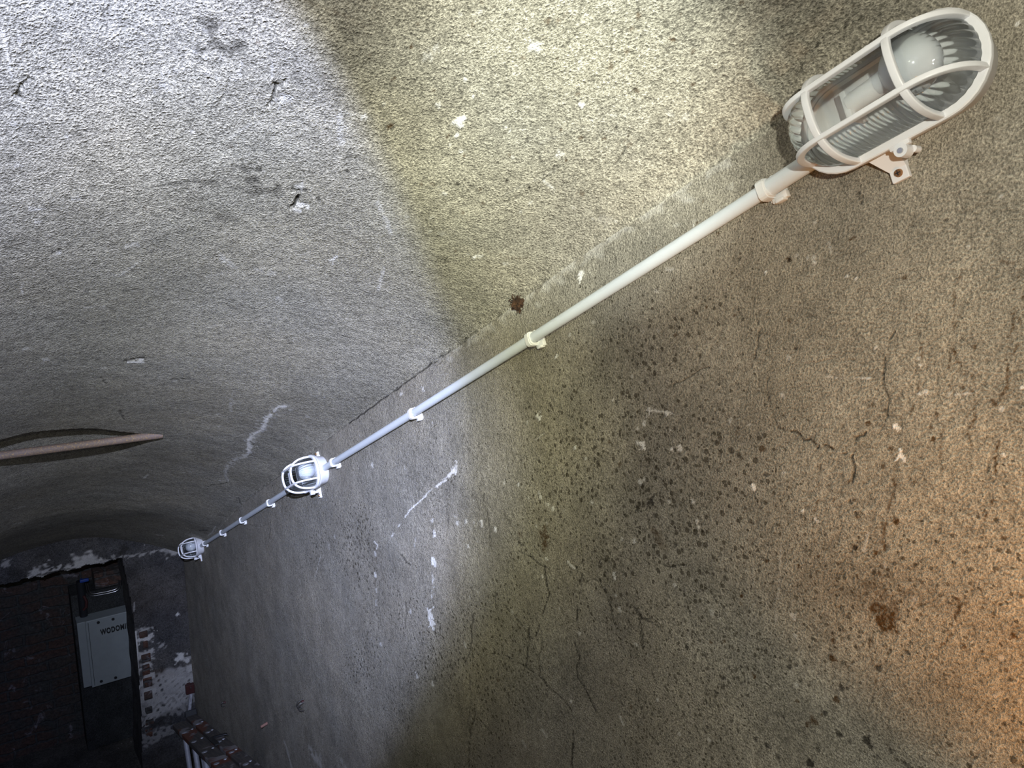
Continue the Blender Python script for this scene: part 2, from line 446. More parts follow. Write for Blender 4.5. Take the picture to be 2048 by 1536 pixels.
# ---- wall, crop E
marks(wall, 'w', 500, 936, 2.56,
 discs=[(950, 325, 13, L, .95, dict(rag=.6)), (952, 345, 9, L, .9), (940, 268, 10, L, .6), (945, 478, 20, L, .95), (950, 495, 14, L, .85), (1190, 290, 12, L, .85), (1188, 275, 8, L, .8), (1255, 312, 13, L, .75), (1110, 275, 11, L, .6), (1068, 280, 6, L, .6),
        (922, 760, 26, L, .85, dict(rag=.8)), (930, 790, 22, L, .8, dict(rag=.7)), (935, 820, 11, L, .85), (915, 738, 14, L, .7, dict(rag=.9)), (1120, 400, 8, L, .7), (1545, 210, 14, L, .75), (1482, 150, 12, L, .7), (1475, 130, 8, L, .6), (1522, 188, 8, L, .7), (1370, 85, 10, L, .75), (1300, 75, 9, L, .45),
        (1515, 467, 11, L, .65), (1860, 545, 11, L, .75), (1865, 565, 10, L, .75), (1340, 740, 14, L, .35), (1105, 910, 13, L, .4), (1650, 1195, 9, L, .6), (1740, 178, 9, L, .5), (1965, 378, 11, L, .6), (1900, 365, 10, L, .4), (1895, 725, 13, L, .4), (1690, 845, 10, L, .45), (1875, 655, 9, L, .4), (1985, 900, 11, L, .35), (665, 905, 9, L, .6), (930, 1110, 9, L, .55), (850, 1065, 7, L, .5), (820, 738, 8, L, .5), (430, 355, 12, L, .25), (400, 400, 14, L, .22), (635, 550, 10, L, .85), (638, 440, 12, L, .7), (1495, 555, 10, L, .5), (1990, 75, 14, L, .5), (2010, 60, 10, L, .5),
        (1500, 345, 22, B, .75, dict(rag=.9, soft=.7)), (1508, 385, 22, B, .8, dict(rag=.9, soft=.7)), (1490, 350, 26, B, .35, dict(soft=1.2)), (1380, 340, 16, B, .45, dict(soft=1.2)), (2040, 175, 16, D, .75, dict(rag=.8)), (1668, 512, 9, D, .7), (1140, 1250, 16, D, .45, dict(soft=1)), (1130, 1330, 14, D, .4, dict(soft=1)), (1860, 1095, 14, D, .5, dict(rag=.9)), (1270, 1085, 9, B, .7), (1958, 1222, 9, B, .7), (1860, 1185, 9, B, .7), (1525, 1162, 8, D, .6), (797, 708, 9, D, .6), (795, 695, 8, D, .6), (815, 690, 6, D, .5), (750, 650, 1, D, .1)],
 strokes=[([(1505, 500), (1512, 580), (1530, 650), (1500, 740), (1465, 860)], 2.6, D, .85, ck), ([(1370, 425), (1440, 460), (1505, 510), (1570, 520), (1640, 535)], 2.4, D, .7, ck), ([(1695, 470), (1690, 570), (1686, 650), (1685, 700), (1675, 760), (1675, 830)], 3.6, D, .95, ckb),
          ([(1665, 515), (1670, 575), (1720, 585), (1760, 572), (1790, 590)], 2.2, D, .6, ck), ([(1785, 480), (1790, 590), (1850, 720), (1870, 800)], 2.4, D, .75, ck), ([(1300, 700), (1370, 780), (1425, 850), (1430, 870)], 2.4, D, .65, ck), ([(1435, 700), (1428, 850), (1420, 940), (1412, 1015)], 3.4, D, .9, ckb), ([(1240, 950), (1330, 970), (1410, 1015), (1490, 1070), (1520, 1110), (1570, 1150), (1650, 1240), (1658, 1350), (1655, 1530)], 3, D, .85, ck), ([(1495, 870), (1480, 960), (1488, 1060)], 3, D, .5, ck), ([(1420, 870), (1450, 875)], 3, D, .8, ck),
          ([(1665, 895), (1690, 970), (1675, 1010), (1680, 1070), (1730, 1150), (1780, 1250)], 2.6, D, .8, ck), ([(1140, 750), (1138, 880), (1125, 950), (1100, 1000)], 2.4, D, .7, ck), ([(1970, 720), (2000, 780), (2000, 850), (2015, 920)], 2.6, D, .7, ck), ([(2000, 770), (2050, 770)], 2.6, D, .7, ck), ([(770, 440), (800, 480), (850, 500)], 2.2, D, .7, ck), ([(1155, 1250), (1120, 1340), (1118, 1530)], 4, D, .65, ck), ([(1160, 1275), (1240, 1370)], 2.6, D, .5, ck), ([(1010, 120), (1015, 240), (1010, 350)], 1.8, D, .45, ck), ([(1200, 70), (1195, 160), (1228, 330), (1228, 400)], 1.8, D, .5, ck), ([(1300, 240), (1350, 320), (1385, 400)], 2, D, .45, ck), ([(1255, 650), (1258, 720)], 3, D, .6, ck), ([(1700, 170), (1685, 330), (1700, 470)], 1.6, D, .35, ck), ([(1590, 720), (1640, 790)], 2, D, .4, ck), ([(1120, 1050), (1130, 1200), (1110, 1330)], 2, D, .35, ck), ([(1470, 1090), (1470, 1300)], 2, D, .35, ckb), ([(620, 920), (700, 990), (780, 1040)], 3, D, .35, ck), ([(1780, 1270), (1860, 1330)], 2, D, .4, ck), ([(800, 720), (790, 820)], 2, D, .4, ck), ([(1570, 1300), (1640, 1250)], 1.5, D, .3, ck), ([(0, 290), (60, 300), (105, 280), (100, 360)], 1.6, D, .5, ck),
          ([(1050, 10), (1020, 40)], 9, L, .85), ([(1010, 60), (970, 85), (945, 105)], 5.5, L, .75, dict(broken=.4)), ([(910, 140), (870, 175), (825, 215), (800, 250)], 3.5, L, .8), ([(790, 265), (755, 310), (720, 360)], 5, L, .6, dict(broken=.55)), ([(940, 520), (940, 700)], 4, L, .6, dict(broken=.4)), ([(935, 640), (930, 700)], 6, L, .5, dict(broken=.4)), ([(635, 378), (650, 395), (648, 415)], 4, L, .95, dict(rag=.1)), ([(640, 590), (638, 720)], 4, L, .4, dict(broken=.5)), ([(1620, 480), (1655, 515)], 6, L, .75), ([(1900, 1270), (1920, 1310)], 7, L, .4), ([(855, 360), (845, 410)], 3, L, .3), ([(1500, 1340), (1520, 1370)], 9, L, .3), ([(1400, 1400), (1415, 1425)], 8, L, .3), ([(360, 450), (330, 570)], 3, L, .3, dict(broken=.4)), ([(1460, 140), (1530, 205)], 4, L, .3, dict(broken=.5)), ([(1040, 240), (1100, 270)], 4, L, .3, dict(broken=.6)),
          ([(300, 1440), (370, 1530)], 26, L, .35, dict(soft=1.4, broken=.3)), ([(180, 1420), (210, 1530)], 16, L, .3, dict(soft=1.4, broken=.3)), ([(470, 1480), (500, 1530)], 14, L, .25, dict(soft=1.4, broken=.4)),
          ([(640, 415), (640, 470)], 12, B, .30, dict(soft=1.2)), ([(632, 500), (632, 600)], 7, B, .25, dict(soft=1.2)), ([(285, 1340), (285, 1390)], 18, B, .22, dict(soft=1.2)), ([(690, 100), (710, 260)], 14, D, .12, dict(soft=1.5, broken=.4)), ([(560, 60), (600, 220)], 30, D, .10, dict(soft=1.5, broken=.4)),
          ([(170, 40), (165, 230)], 16, B, .22, dict(soft=1.5, broken=.3)), ([(60, 1100), (120, 1260), (140, 1340), (60, 1440)], 60, D, .22, dict(soft=1.2)), ([(0, 1150), (60, 1350), (30, 1500)], 70, D, .22, dict(soft=1.2))])
# ---- wall, crop C
marks(wall, 'w', 1248, 500, 2.56,
 discs=[(665, 1213, 15, L, .95), (1420, 1052, 19, L, .95, dict(rag=.6)), (1435, 1068, 10, L, .85), (1390, 905, 14, L, .9), (1412, 912, 6, L, .7), (90, 1000, 16, L, .9), (60, 990, 9, L, .6), (240, 1022, 8, L, .9), (283, 1008, 10, L, .9), (275, 1025, 7, L, .8), (125, 815, 10, L, .85), (215, 835, 12, L, .8), (95, 890, 12, L, .7), (62, 915, 7, L, .6), (920, 1335, 8, L, .9), (985, 1375, 9, L, .7), (1000, 1390, 6, L, .6), (810, 740, 12, L, .4), (350, 1290, 12, L, .55), (372, 1390, 9, L, .6), (380, 1420, 8, L, .6), (75, 1190, 14, L, .6), (725, 115, 8, L, .75), (1140, 135, 7, L, .6), (1190, 147, 6, L, .6), (1935, 815, 14, L, .45), (540, 870, 12, L, .4), (1755, 735, 10, L, .45), (1665, 735, 7, L, .4), (1515, 735, 10, L, .7), (1545, 728, 12, L, .6), (975, 65, 10, L, .45), (840, 550, 14, L, .3), (2040, 705, 12, L, .6), (1520, 590, 8, L, .5), (45, 1495, 11, L, .5), (820, 1140, 8, L, .5), (225, 1290, 10, L, .35), (155, 820, 6, L, .6), (640, 895, 7, L, .5), (230, 925, 7, L, .5), (940, 40, 8, L, .3), (1510, 555, 7, L, .5), (1945, 1048, 7, L, .6), (1290, 500, 5, L, .5),
        (845, 50, 13, B, .9), (705, 1018, 17, B, .8), (728, 1150, 13, D, .6), (1255, 888, 14, B, .85), (1605, 840, 13, B, .8), (1585, 967, 14, B, .9), (1370, 1018, 15, B, .8), (1690, 520, 14, B, .85), (1795, 495, 12, B, .8), (1395, 1390, 18, B, .95), (1190, 1520, 14, B, .9), (1895, 785, 16, B, .75), (820, 355, 8, D, .7), (845, 362, 11, B, .6), (685, 375, 8, D, .7), (880, 505, 9, D, .75), (418, 292, 9, B, .8), (262, 435, 10, B, .8), (1440, 138, 11, B, .7), (1330, 1110, 12, B, .7), (1575, 905, 9, B, .7), (130, 1295, 16, D, .85, dict(rag=.8)), (60, 1325, 13, D, .7, dict(rag=.9)), (480, 1130, 10, D, .6), (565, 335, 8, B, .6), (1280, 795, 9, B, .7), (1255, 800, 8, B, .6), (1168, 693, 8, B, .7), (815, 850, 14, D, .35, dict(soft=1)), (1185, 1280, 12, B, .7), (1200, 1360, 14, B, .7), (1155, 1182, 7, B, .7), (1080, 1275, 10, B, .6), (1330, 1400, 12, B, .6), (1635, 1120, 9, B, .7), (1650, 1275, 9, B, .6), (1490, 1190, 10, B, .6), (1735, 455, 8, D, .6), (1340, 820, 7, D, .6), (1830, 1480, 1, B, .1), (190, 855, 12, D, .6), (500, 1100, 8, D, .6), (650, 590, 8, D, .4), (1945, 1475, 9, B, .7), (260, 1510, 14, D, .6), (185, 1500, 26, B, .5, dict(soft=1)), (575, 935, 12, B, .5), (590, 940, 8, B, .5), (1130, 200, 7, B, .5), (1260, 205, 7, B, .5), (255, 155, 6, D, .5), (1780, 722, 10, B, .6), (1515, 430, 8, D, .5), (1725, 345, 7, D, .5), (1525, 1065, 9, D, .5)],
 strokes=[([(740, 650), (740, 770), (790, 910)], 2, D, .5, ck), ([(790, 910), (880, 930), (920, 975), (985, 995)], 3.4, D, .8, ck), ([(1000, 1012), (1040, 1000), (1075, 1018)], 4.5, D, .95, ck), ([(1075, 1018), (1140, 1042)], 2, D, .5, ck), ([(1240, 935), (1190, 960), (1168, 1060), (1170, 1190)], 3, D, .8, ck), ([(1150, 1190), (1158, 1290), (1190, 1350), (1225, 1352)], 2.4, D, .75, ck), ([(245, 720), (250, 685), (350, 640), (430, 600)], 2.6, D, .6, ck), ([(735, 320), (690, 420), (665, 560)], 2, D, .6, ck), ([(1385, 420), (1335, 600), (1340, 720), (1348, 850), (1320, 920)], 2.2, D, .65, ck),
          ([(1500, 330), (1525, 470), (1527, 540)], 5, B, 0.78, dr), ([(1525, 540), (1510, 640), (1510, 700), (1470, 830), (1470, 900)], 6, B, 0.68, dr), ([(1400, 1080), (1385, 1180), (1365, 1290), (1345, 1400), (1338, 1535)], 8, B, 0.73, dr), ([(1400, 1080), (1345, 1535)], 6, D, .25, dr), ([(2020, 70), (1990, 400), (1965, 600), (1910, 790)], 6, B, 0.78, dr), ([(2045, 240), (2010, 500), (1960, 790)], 6, B, 0.73, dr), ([(1950, 880), (1915, 1000), (1905, 1120), (1885, 1300), (1855, 1360), (1845, 1450)], 6, B, 0.83, dr), ([(1870, 1100), (1890, 1180)], 3, D, .5, dr), ([(1720, 130), (1695, 250), (1690, 400), (1665, 600), (1670, 700)], 5, B, 0.68, dr), ([(1700, 560), (1790, 650), (1800, 860), (1780, 1000)], 3, B, 0.68, dr), ([(1010, 1100), (1000, 1200), (985, 1320), (985, 1500)], 6, B, 0.58, dr), ([(1010, 1100), (985, 1500)], 4, D, .2, dr), ([(1120, 1150), (1115, 1230), (1105, 1350), (1095, 1510)], 6, D, .3, dr), ([(1735, 125), (1850, 85), (1990, 70)], 3, B, 0.58, dr), ([(1640, 900), (1620, 1060)], 3, B, 0.48, dr), ([(1740, 700), (1760, 850)], 3, B, 0.48, dr), ([(1200, 560), (1195, 740)], 5, D, .15, dr),
          ([(1045, 650), (1150, 650), (1260, 657)], 4, L, .6, dict(broken=.45)), ([(125, 825), (215, 832)], 5, L, .5, dict(broken=.4)), ([(930, 580), (1060, 560), (1180, 565)], 2, D, .3, ck), ([(1700, 740), (1780, 735)], 4, L, .35, dict(broken=.5))])
# ---- wall, crop D
marks(wall, 'w', 1248, 936, 2.56,
 discs=[(1300, 720, 34, B, .85, dict(rag=.35, soft=.5)), (1345, 745, 48, B, .9, dict(rag=.35, soft=.5)), (1365, 790, 42, B, .95, dict(rag=.35, soft=.5)), (1330, 800, 36, B, .9, dict(rag=.4, soft=.5)), (1320, 640, 60, B, .5, dict(rag=.7, soft=1.1)), (1230, 600, 34, B, .5, dict(rag=.8, soft=1.0)), (1270, 605, 30, B, .45, dict(rag=.8, soft=1.0)), (1380, 700, 36, B, .5, dict(rag=.7, soft=1.0)),
        (1187, 405, 12, D, .8), (1292, 433, 13, B, .9), (1070, 970, 17, B, .95), (1115, 1125, 19, D, .8), (1305, 1025, 16, D, .75), (1240, 1395, 22, D, .85), (1105, 1365, 18, D, .75), (1258, 1425, 14, D, .8), (955, 1510, 20, D, .85), (1090, 1185, 17, B, .85), (672, 1062, 13, B, .9), (328, 917, 12, D, .8), (520, 885, 10, B, .85), (448, 890, 10, B, .85), (1990, 860, 17, B, .95), (1075, 882, 14, B, .8), (605, 655, 9, B, .9), (602, 690, 8, B, .9), (900, 500, 12, B, .8), (735, 475, 9, B, .8), (735, 1420, 16, D, .75), (1030, 1255, 16, D, .7), (975, 1290, 24, B, .75, dict(rag=.8)), (1400, 840, 12, B, .9), (1210, 660, 9, B, .9), (1820, 1220, 10, D, .7), (1745, 915, 11, B, .8), (850, 1018, 11, D, .7), (1958, 1035, 9, B, .7), (1952, 360, 10, B, .7), (605, 1098, 9, D, .6), (510, 1073, 10, D, .6), (550, 967, 8, D, .6), (633, 850, 9, D, .7), (905, 1090, 9, D, .6), (425, 1195, 10, D, .6), (475, 1148, 11, D, .6), (1118, 995, 10, D, .6), (1455, 943, 12, D, .6), (1425, 960, 8, D, .6), (790, 1475, 16, D, .6), (675, 1385, 12, D, .6), (1445, 1520, 15, D, .7), (1370, 1450, 14, D, .6), (1300, 1480, 13, D, .6), (150, 1255, 10, D, .6), (45, 1220, 12, B, .7), (890, 1190, 10, B, .7), (1275, 1190, 10, D, .6), (1155, 1400, 12, D, .5), (995, 1440, 12, D, .6), (430, 1325, 10, D, .6), (555, 1295, 10, D, .6), (1410, 1245, 8, D, .6), (260, 1505, 14, D, .5), (820, 1275, 10, D, .6), (370, 960, 8, D, .6), (1000, 450, 10, B, .8), (1195, 245, 12, B, .6), (640, 1165, 8, D, .5), (2000, 1475, 10, D, .5), (1885, 1345, 10, D, .5), (1645, 1350, 9, D, .5), (1855, 590, 8, B, .6), (2035, 655, 13, B, .8), (230, 1165, 10, D, .5),
        (262, 598, 9, L, .6), (180, 1185, 10, L, .45), (870, 755, 16, L, .35), (880, 775, 10, L, .4), (455, 735, 16, L, .25), (440, 1390, 10, L, .3), (290, 1360, 9, L, .4), (1905, 1165, 10, L, .3)],
 strokes=[([(40, 700), (90, 765), (95, 830), (105, 910)], 3, D, .75, ck), ([(90, 768), (180, 812)], 2.6, D, .7, ck), ([(205, 500), (240, 507), (320, 497)], 3.5, D, .7, ck), ([(122, 190), (125, 310)], 3.5, D, .7, ck), ([(145, 320), (200, 400)], 22, B, .5, dict(soft=1.2)), ([(210, 600), (220, 650), (200, 740)], 3, D, .5, ck),
          ([(1112, 480), (1098, 540), (1090, 600)], 6, D, .45, dr), ([(1085, 650), (1110, 720), (1145, 755)], 4, D, .6, ck), ([(1098, 790), (1100, 860)], 5, D, .3, dr), ([(1258, 640), (1260, 760), (1262, 900), (1272, 980), (1290, 1110)], 6, B, 0.58, dr), ([(1715, 670), (1700, 760), (1670, 850)], 8, B, 0.83, dr), ([(1670, 850), (1630, 900), (1590, 965)], 5, B, 0.68, dr), ([(1290, 500), (1290, 560)], 8, D, .2, dr), ([(800, 560), (798, 610)], 4, D, .5, ck), ([(940, 700), (960, 770), (965, 850)], 6, D, .18, dr), ([(1240, 400), (1255, 330)], 3, L, .25), ([(810, 380), (800, 540), (785, 780)], 5, L, .18, dict(broken=.3)),
          ([(930, 580), (1150, 640), (1450, 640), (1700, 720), (2040, 880)], 90, B, .20, dict(soft=1.8, rag=.5)), ([(1400, 560), (1750, 700)], 46, B, .16, dict(soft=1.8, rag=.5)), ([(1700, 760), (1900, 840), (2048, 900)], 40, B, .18, dict(soft=1.8, rag=.5)),
          ([(640, 930), (860, 920), (960, 950)], 50, D, .10, dict(soft=1.8)), ([(0, 930), (120, 1020), (200, 1150)], 70, D, .16, dict(soft=1.8, rag=.6)), ([(60, 1150), (220, 1300), (240, 1500)], 90, D, .14, dict(soft=1.8, rag=.6)), ([(1250, 1400), (1700, 1350), (2040, 1300)], 150, D, .14, dict(soft=1.9, rag=.4)), ([(700, 1300), (1000, 1330), (1250, 1450)], 90, D, .12, dict(soft=1.9, rag=.5))])
# dirt zones of the wall below the pipe
marks(wall, 'w', 0, 0, 1, strokes=[([(1280, 720), (1330, 900), (1260, 1060), (1230, 1200)], 120, D, 0.17, dict(soft=1.9, rag=.5)), ([(1560, 790), (1500, 860)], 60, D, 0.10, dict(soft=1.9, rag=.5)), ([(1100, 830), (1200, 980), (1180, 1100)], 90, D, 0.09, dict(soft=1.9, rag=.5)), ([(1190, 1300), (1180, 1536)], 60, D, 0.15, dict(soft=1.9, rag=.5)), ([(1640, 690), (1700, 700)], 50, D, 0.09, dict(soft=1.9, rag=.5)), ([(760, 1130), (780, 1290), (820, 1500)], 40, D, 0.14, dict(soft=1.9, rag=.6)), ([(1030, 1300), (960, 1500)], 50, D, 0.11, dict(soft=1.9, rag=.6))])
# ---- wall, crop B
marks(wall, 'w', 600, 400, 2.56,
 discs=[(1440, 380, 15, L, 1.0, dict(rag=.5, h=.0012)), (1438, 400, 13, L, 1.0, dict(rag=.5, h=.0012)), (1310, 805, 8, L, .8), (1316, 795, 6, L, .7), (1220, 1115, 15, L, .7, dict(rag=.8)), (1210, 1108, 9, L, .7), (1160, 1140, 8, L, .4), (1745, 1255, 15, L, .9, dict(rag=.7)), (1720, 1245, 10, L, .7), (1940, 1262, 9, L, .85), (1945, 1280, 9, L, .8), (1898, 1278, 8, L, .8), (1785, 1080, 12, L, .75, dict(rag=.8)), (1755, 1140, 12, L, .65), (1595, 1025, 7, L, .7), (1400, 1270, 10, L, .7), (800, 1372, 17, L, .75, dict(rag=.7)), (785, 1385, 12, L, .6), (630, 967, 8, L, .75), (520, 993, 6, L, .5), (375, 1357, 8, L, .7), (1455, 1325, 9, L, .45), (1738, 1445, 9, L, .4), (545, 1375, 8, L, .25), (1380, 690, 9, L, .3), (2015, 130, 6, L, .5),
        (1230, 760, 12, B, .3, dict(soft=1)), (1265, 800, 5, D, .8), (1610, 1035, 10, D, .6), (1720, 650, 9, B, .5), (1920, 690, 12, B, .6), (1910, 412, 8, B, .7), (1820, 243, 6, B, .7), (1575, 1240, 10, B, .6), (1625, 1355, 12, B, .6), (1085, 965, 8, B, .6), (1115, 935, 7, D, .4), (1390, 1105, 9, D, .4), (935, 1060, 6, D, .4), (865, 1280, 6, D, .4)],
 strokes=[([(1865, 1085), (1900, 1093)], 6, L, .7), ([(1815, 1080), (1870, 1088)], 3.5, L, .6, dict(broken=.4)), ([(780, 1400), (700, 1460), (640, 1520)], 4, L, .45, dict(broken=.5)), ([(745, 800), (720, 835), (640, 870)], 2, D, .45, ck), ([(1280, 1170), (1200, 1230)], 3, L, .3, dict(broken=.5)), ([(1550, 1100), (1545, 1150)], 2, D, .3, ck)])
marks(wall, 'w', 1248, 0, 2.56,
 discs=[(480, 1195, 9, B, .8), (405, 1030, 7, B, .8), (1200, 990, 9, D, .6), (845, 1330, 11, D, .75), (1438, 1420, 10, B, .8), (1650, 1128, 7, D, .5), (375, 1140, 7, B, .8), (535, 1060, 6, B, .6), (600, 910, 6, D, .6), (725, 1395, 8, L, .75), (1145, 1415, 8, L, .5), (1190, 1425, 6, L, .5), (1765, 1265, 9, L, .4), (2012, 125, 8, L, .7), (1030, 1190, 6, D, .5), (980, 1140, 5, L, .4), (885, 1310, 12, L, .22), (970, 1320, 14, L, .25), (1930, 1005, 8, L, .35), (1525, 1040, 5, D, .4), (590, 1325, 7, D, .5), (145, 1180, 6, D, .5)],
 strokes=[([(1200, 1000), (1215, 1040)], 3, D, .5, ck), ([(1155, 1228), (1185, 1215)], 3, B, .8), ([(1050, 1240), (1060, 1290)], 2, L, .3)])
# ---- vault, crop H
marks(vault, 'v', 600, 0, 2.56,
 discs=[(812, 615, 26, L, 1.0, dict(rag=.45, h=.002)), (820, 638, 22, L, 1.0, dict(rag=.5, h=.002)), (790, 625, 14, L, 1.0), (805, 692, 11, L, .9), (328, 585, 15, L, .75), (342, 603, 10, L, .6), (1440, 545, 14, L, 1.0, dict(h=.001)), (1428, 540, 8, L, .9), (710, 540, 12, L, .75, dict(rag=.8)), (895, 1328, 12, L, .9), (920, 1320, 12, L, .85), (825, 775, 11, L, .6, dict(rag=.8)), (738, 992, 13, L, .6, dict(rag=.8)), (885, 500, 6, L, .8), (845, 408, 7, L, .8), (1055, 655, 8, L, .6), (1072, 675, 8, L, .6), (775, 738, 6, L, .6), (1330, 800, 16, L, .5, dict(rag=.8)), (1180, 1045, 8, L, .5), (1090, 808, 8, L, .35), (690, 250, 18, L, .3, dict(rag=.9)), (655, 290, 18, L, .3, dict(rag=.9)), (920, 62, 16, L, .3), (820, 72, 12, L, .25), (435, 525, 14, L, .25), (1195, 240, 26, L, .55, dict(rag=.4)), (1220, 258, 18, L, .5), (1050, 1362, 14, L, .4), (1560, 1130, 40, L, .1), (1690, 1150, 28, L, .3, dict(soft=1.2)), (1130, 1090, 9, L, .35), (720, 1200, 20, L, .18), (670, 1112, 9, L, .35), (665, 1190, 9, L, .3), (545, 1110, 14, L, .25), (1975, 605, 22, L, .2),
        (1905, 207, 15, B, .75), (1735, 78, 16, B, .65), (1270, 103, 16, B, .55), (1322, 102, 12, B, .5), (885, 131, 13, B, .6), (952, 143, 9, B, .6), (1145, 296, 12, B, .6), (1590, 345, 19, B, .5, dict(rag=.6)), (1700, 152, 11, B, .55), (480, 403, 13, B, .75), (570, 238, 11, B, .8), (682, 463, 9, B, .7), (757, 697, 11, B, .7), (842, 797, 9, B, .7), (1070, 799, 11, B, .7), (1435, 712, 17, B, .6), (1560, 717, 12, B, .65), (1333, 672, 9, B, .8), (833, 1088, 9, B, .7), (922, 968, 8, B, .7), (1443, 1005, 14, B, .5, dict(rag=.8)), (1720, 470, 14, B, .6, dict(rag=.7)), (1425, 487, 11, B, .6), (630, 938, 9, B, .7), (685, 938, 7, B, .6), (1175, 965, 8, D, .9, dict(rag=.1)), (1055, 929, 4, D, .9), (810, 942, 4, D, .8), (460, 640, 14, B, .8, dict(rag=.9)), (478, 632, 8, B, .8), (740, 1338, 14, D, .5, dict(rag=.9)), (755, 1348, 10, D, .4), (2012, 436, 12, B, .5), (1320, 298, 11, B, .5), (1620, 663, 5, D, .7), (1365, 828, 7, B, .7), (1640, 862, 7, B, .7), (937, 1043, 8, B, .6), (355, 285, 7, B, .5), (1075, 487, 6, B, .5), (1322, 860, 9, D, .6), (1505, 775, 7, B, .5), (325, 905, 1, D, .1), (240, 868, 6, D, .8), (190, 70, 12, B, .4), (375, 38, 10, B, .4), (600, 128, 10, B, .5), (985, 32, 9, B, .4), (930, 8, 12, B, .4), (1855, 30, 9, B, .4), (1445, 1292, 4, D, .9), (1820, 1268, 6, D, .6), (800, 1290, 6, B, .6), (975, 655, 1, B, .1), (2015, 270, 8, B, .5), (1955, 262, 9, D, .3), (1590, 255, 10, D, .35), (590, 410, 9, D, .6)],
 strokes=[([(1680, 700), (1660, 780), (1610, 850)], 2.2, D, .7, ck), ([(1690, 690), (1630, 745)], 2.2, B, .6, ck), ([(830, 845), (845, 920), (910, 985), (1000, 1045), (1100, 1025), (1185, 990)], 2.4, D, .5, ck), ([(1300, 860), (1250, 920), (1210, 980)], 2.4, D, .6, ck), ([(1215, 790), (1230, 840), (1265, 880)], 2, D, .5, ck), ([(1245, 925), (1300, 985)], 7, L, .5, dict(broken=.4)), ([(700, 750), (800, 830), (830, 840)], 1.8, D, .3, ck), ([(700, 720), (755, 695)], 1.8, D, .3, ck), ([(820, 470), (870, 545)], 1.8, D, .4, ck), ([(1170, 705), (1160, 740)], 3, D, .45, ck), ([(1690, 490), (1705, 465)], 3, D, .6, ck), ([(820, 1060), (800, 1110)], 2, D, .4, ck), ([(240, 800), (270, 790), (290, 800)], 3, D, .5, ck), ([(235, 800), (225, 840)], 3, D, .5, ck), ([(960, 1295), (1060, 1330), (1175, 1335)], 3, B, .5, ck), ([(1050, 1000), (1300, 880)], 3, L, .12), ([(10, 0), (180, 60), (330, 130)], 9, B, .28, dict(soft=1.4)), ([(0, 30), (250, 110)], 6, B, .2, dict(soft=1.4)), ([(1370, 60), (1340, 110), (1240, 200)], 3, B, .4, ck), ([(1845, 900), (1855, 940), (1885, 955)], 2.5, D, .35, ck), ([(200, 560), (215, 720)], 14, L, .22, dict(broken=.3)), ([(400, 1030), (450, 1140), (470, 1230)], 10, L, .25, dict(broken=.3)), ([(430, 1370), (400, 1500)], 8, L, .25, dict(broken=.3)), ([(480, 980), (500, 1040)], 16, L, .22, dict(broken=.3)), ([(1440, 300), (1420, 420)], 8, L, .22, dict(broken=.3)), ([(150, 1345), (190, 1325)], 7, L, .55), ([(165, 1365), (175, 1320)], 4, L, .5), ([(0, 970), (45, 968)], 4, D, .8), ([(0, 880), (45, 870)], 4, D, .5), ([(90, 1005), (100, 1025)], 7, D, .7), ([(1230, 740), (1420, 660), (1690, 700)], 2, L, .12)])
vault.stroke([on_vault(*p) for p in ((1480, -30), (1640, 40), (1760, 10))], .07, D, .30, soft=1.8, rag=.5)
vault.stroke([on_vault(*p) for p in ((620, -20), (700, 60), (760, 160))], .05, D, .14, soft=1.8, rag=.6)
# ---- vault, crop A
marks(vault, 'v', 1248, 0, 2.56,
 discs=[(75, 75, 17, B, .6), (250, 207, 16, B, .75), (605, 15, 14, B, .7), (355, 437, 12, B, .55), (355, 265, 9, B, .5), (15, 270, 18, B, .5), (62, 470, 12, B, .6), (25, 745, 14, B, .45, dict(rag=.8)), (510, 330, 1, B, .1), (290, 75, 10, B, .4), (40, 148, 10, B, .5), (240, 590, 22, L, .2), (1290, 200, 1, D, .1), (1180, 30, 7, B, .5), (130, 200, 8, B, .4)],
 strokes=[([(1018, 190), (985, 240), (935, 285), (922, 320), (915, 380)], 3.4, D, .85, ck), ([(1130, 155), (1175, 125)], 5, D, .7, ck), ([(85, 180), (82, 230)], 3, D, .5, ck), ([(40, 495), (60, 465)], 3, D, .6, ck), ([(165, 900), (205, 950), (245, 960)], 2.5, D, .4, ck), ([(760, 245), (790, 250)], 3, D, .4, ck), ([(900, 350), (915, 365)], 3, D, .5, ck)])
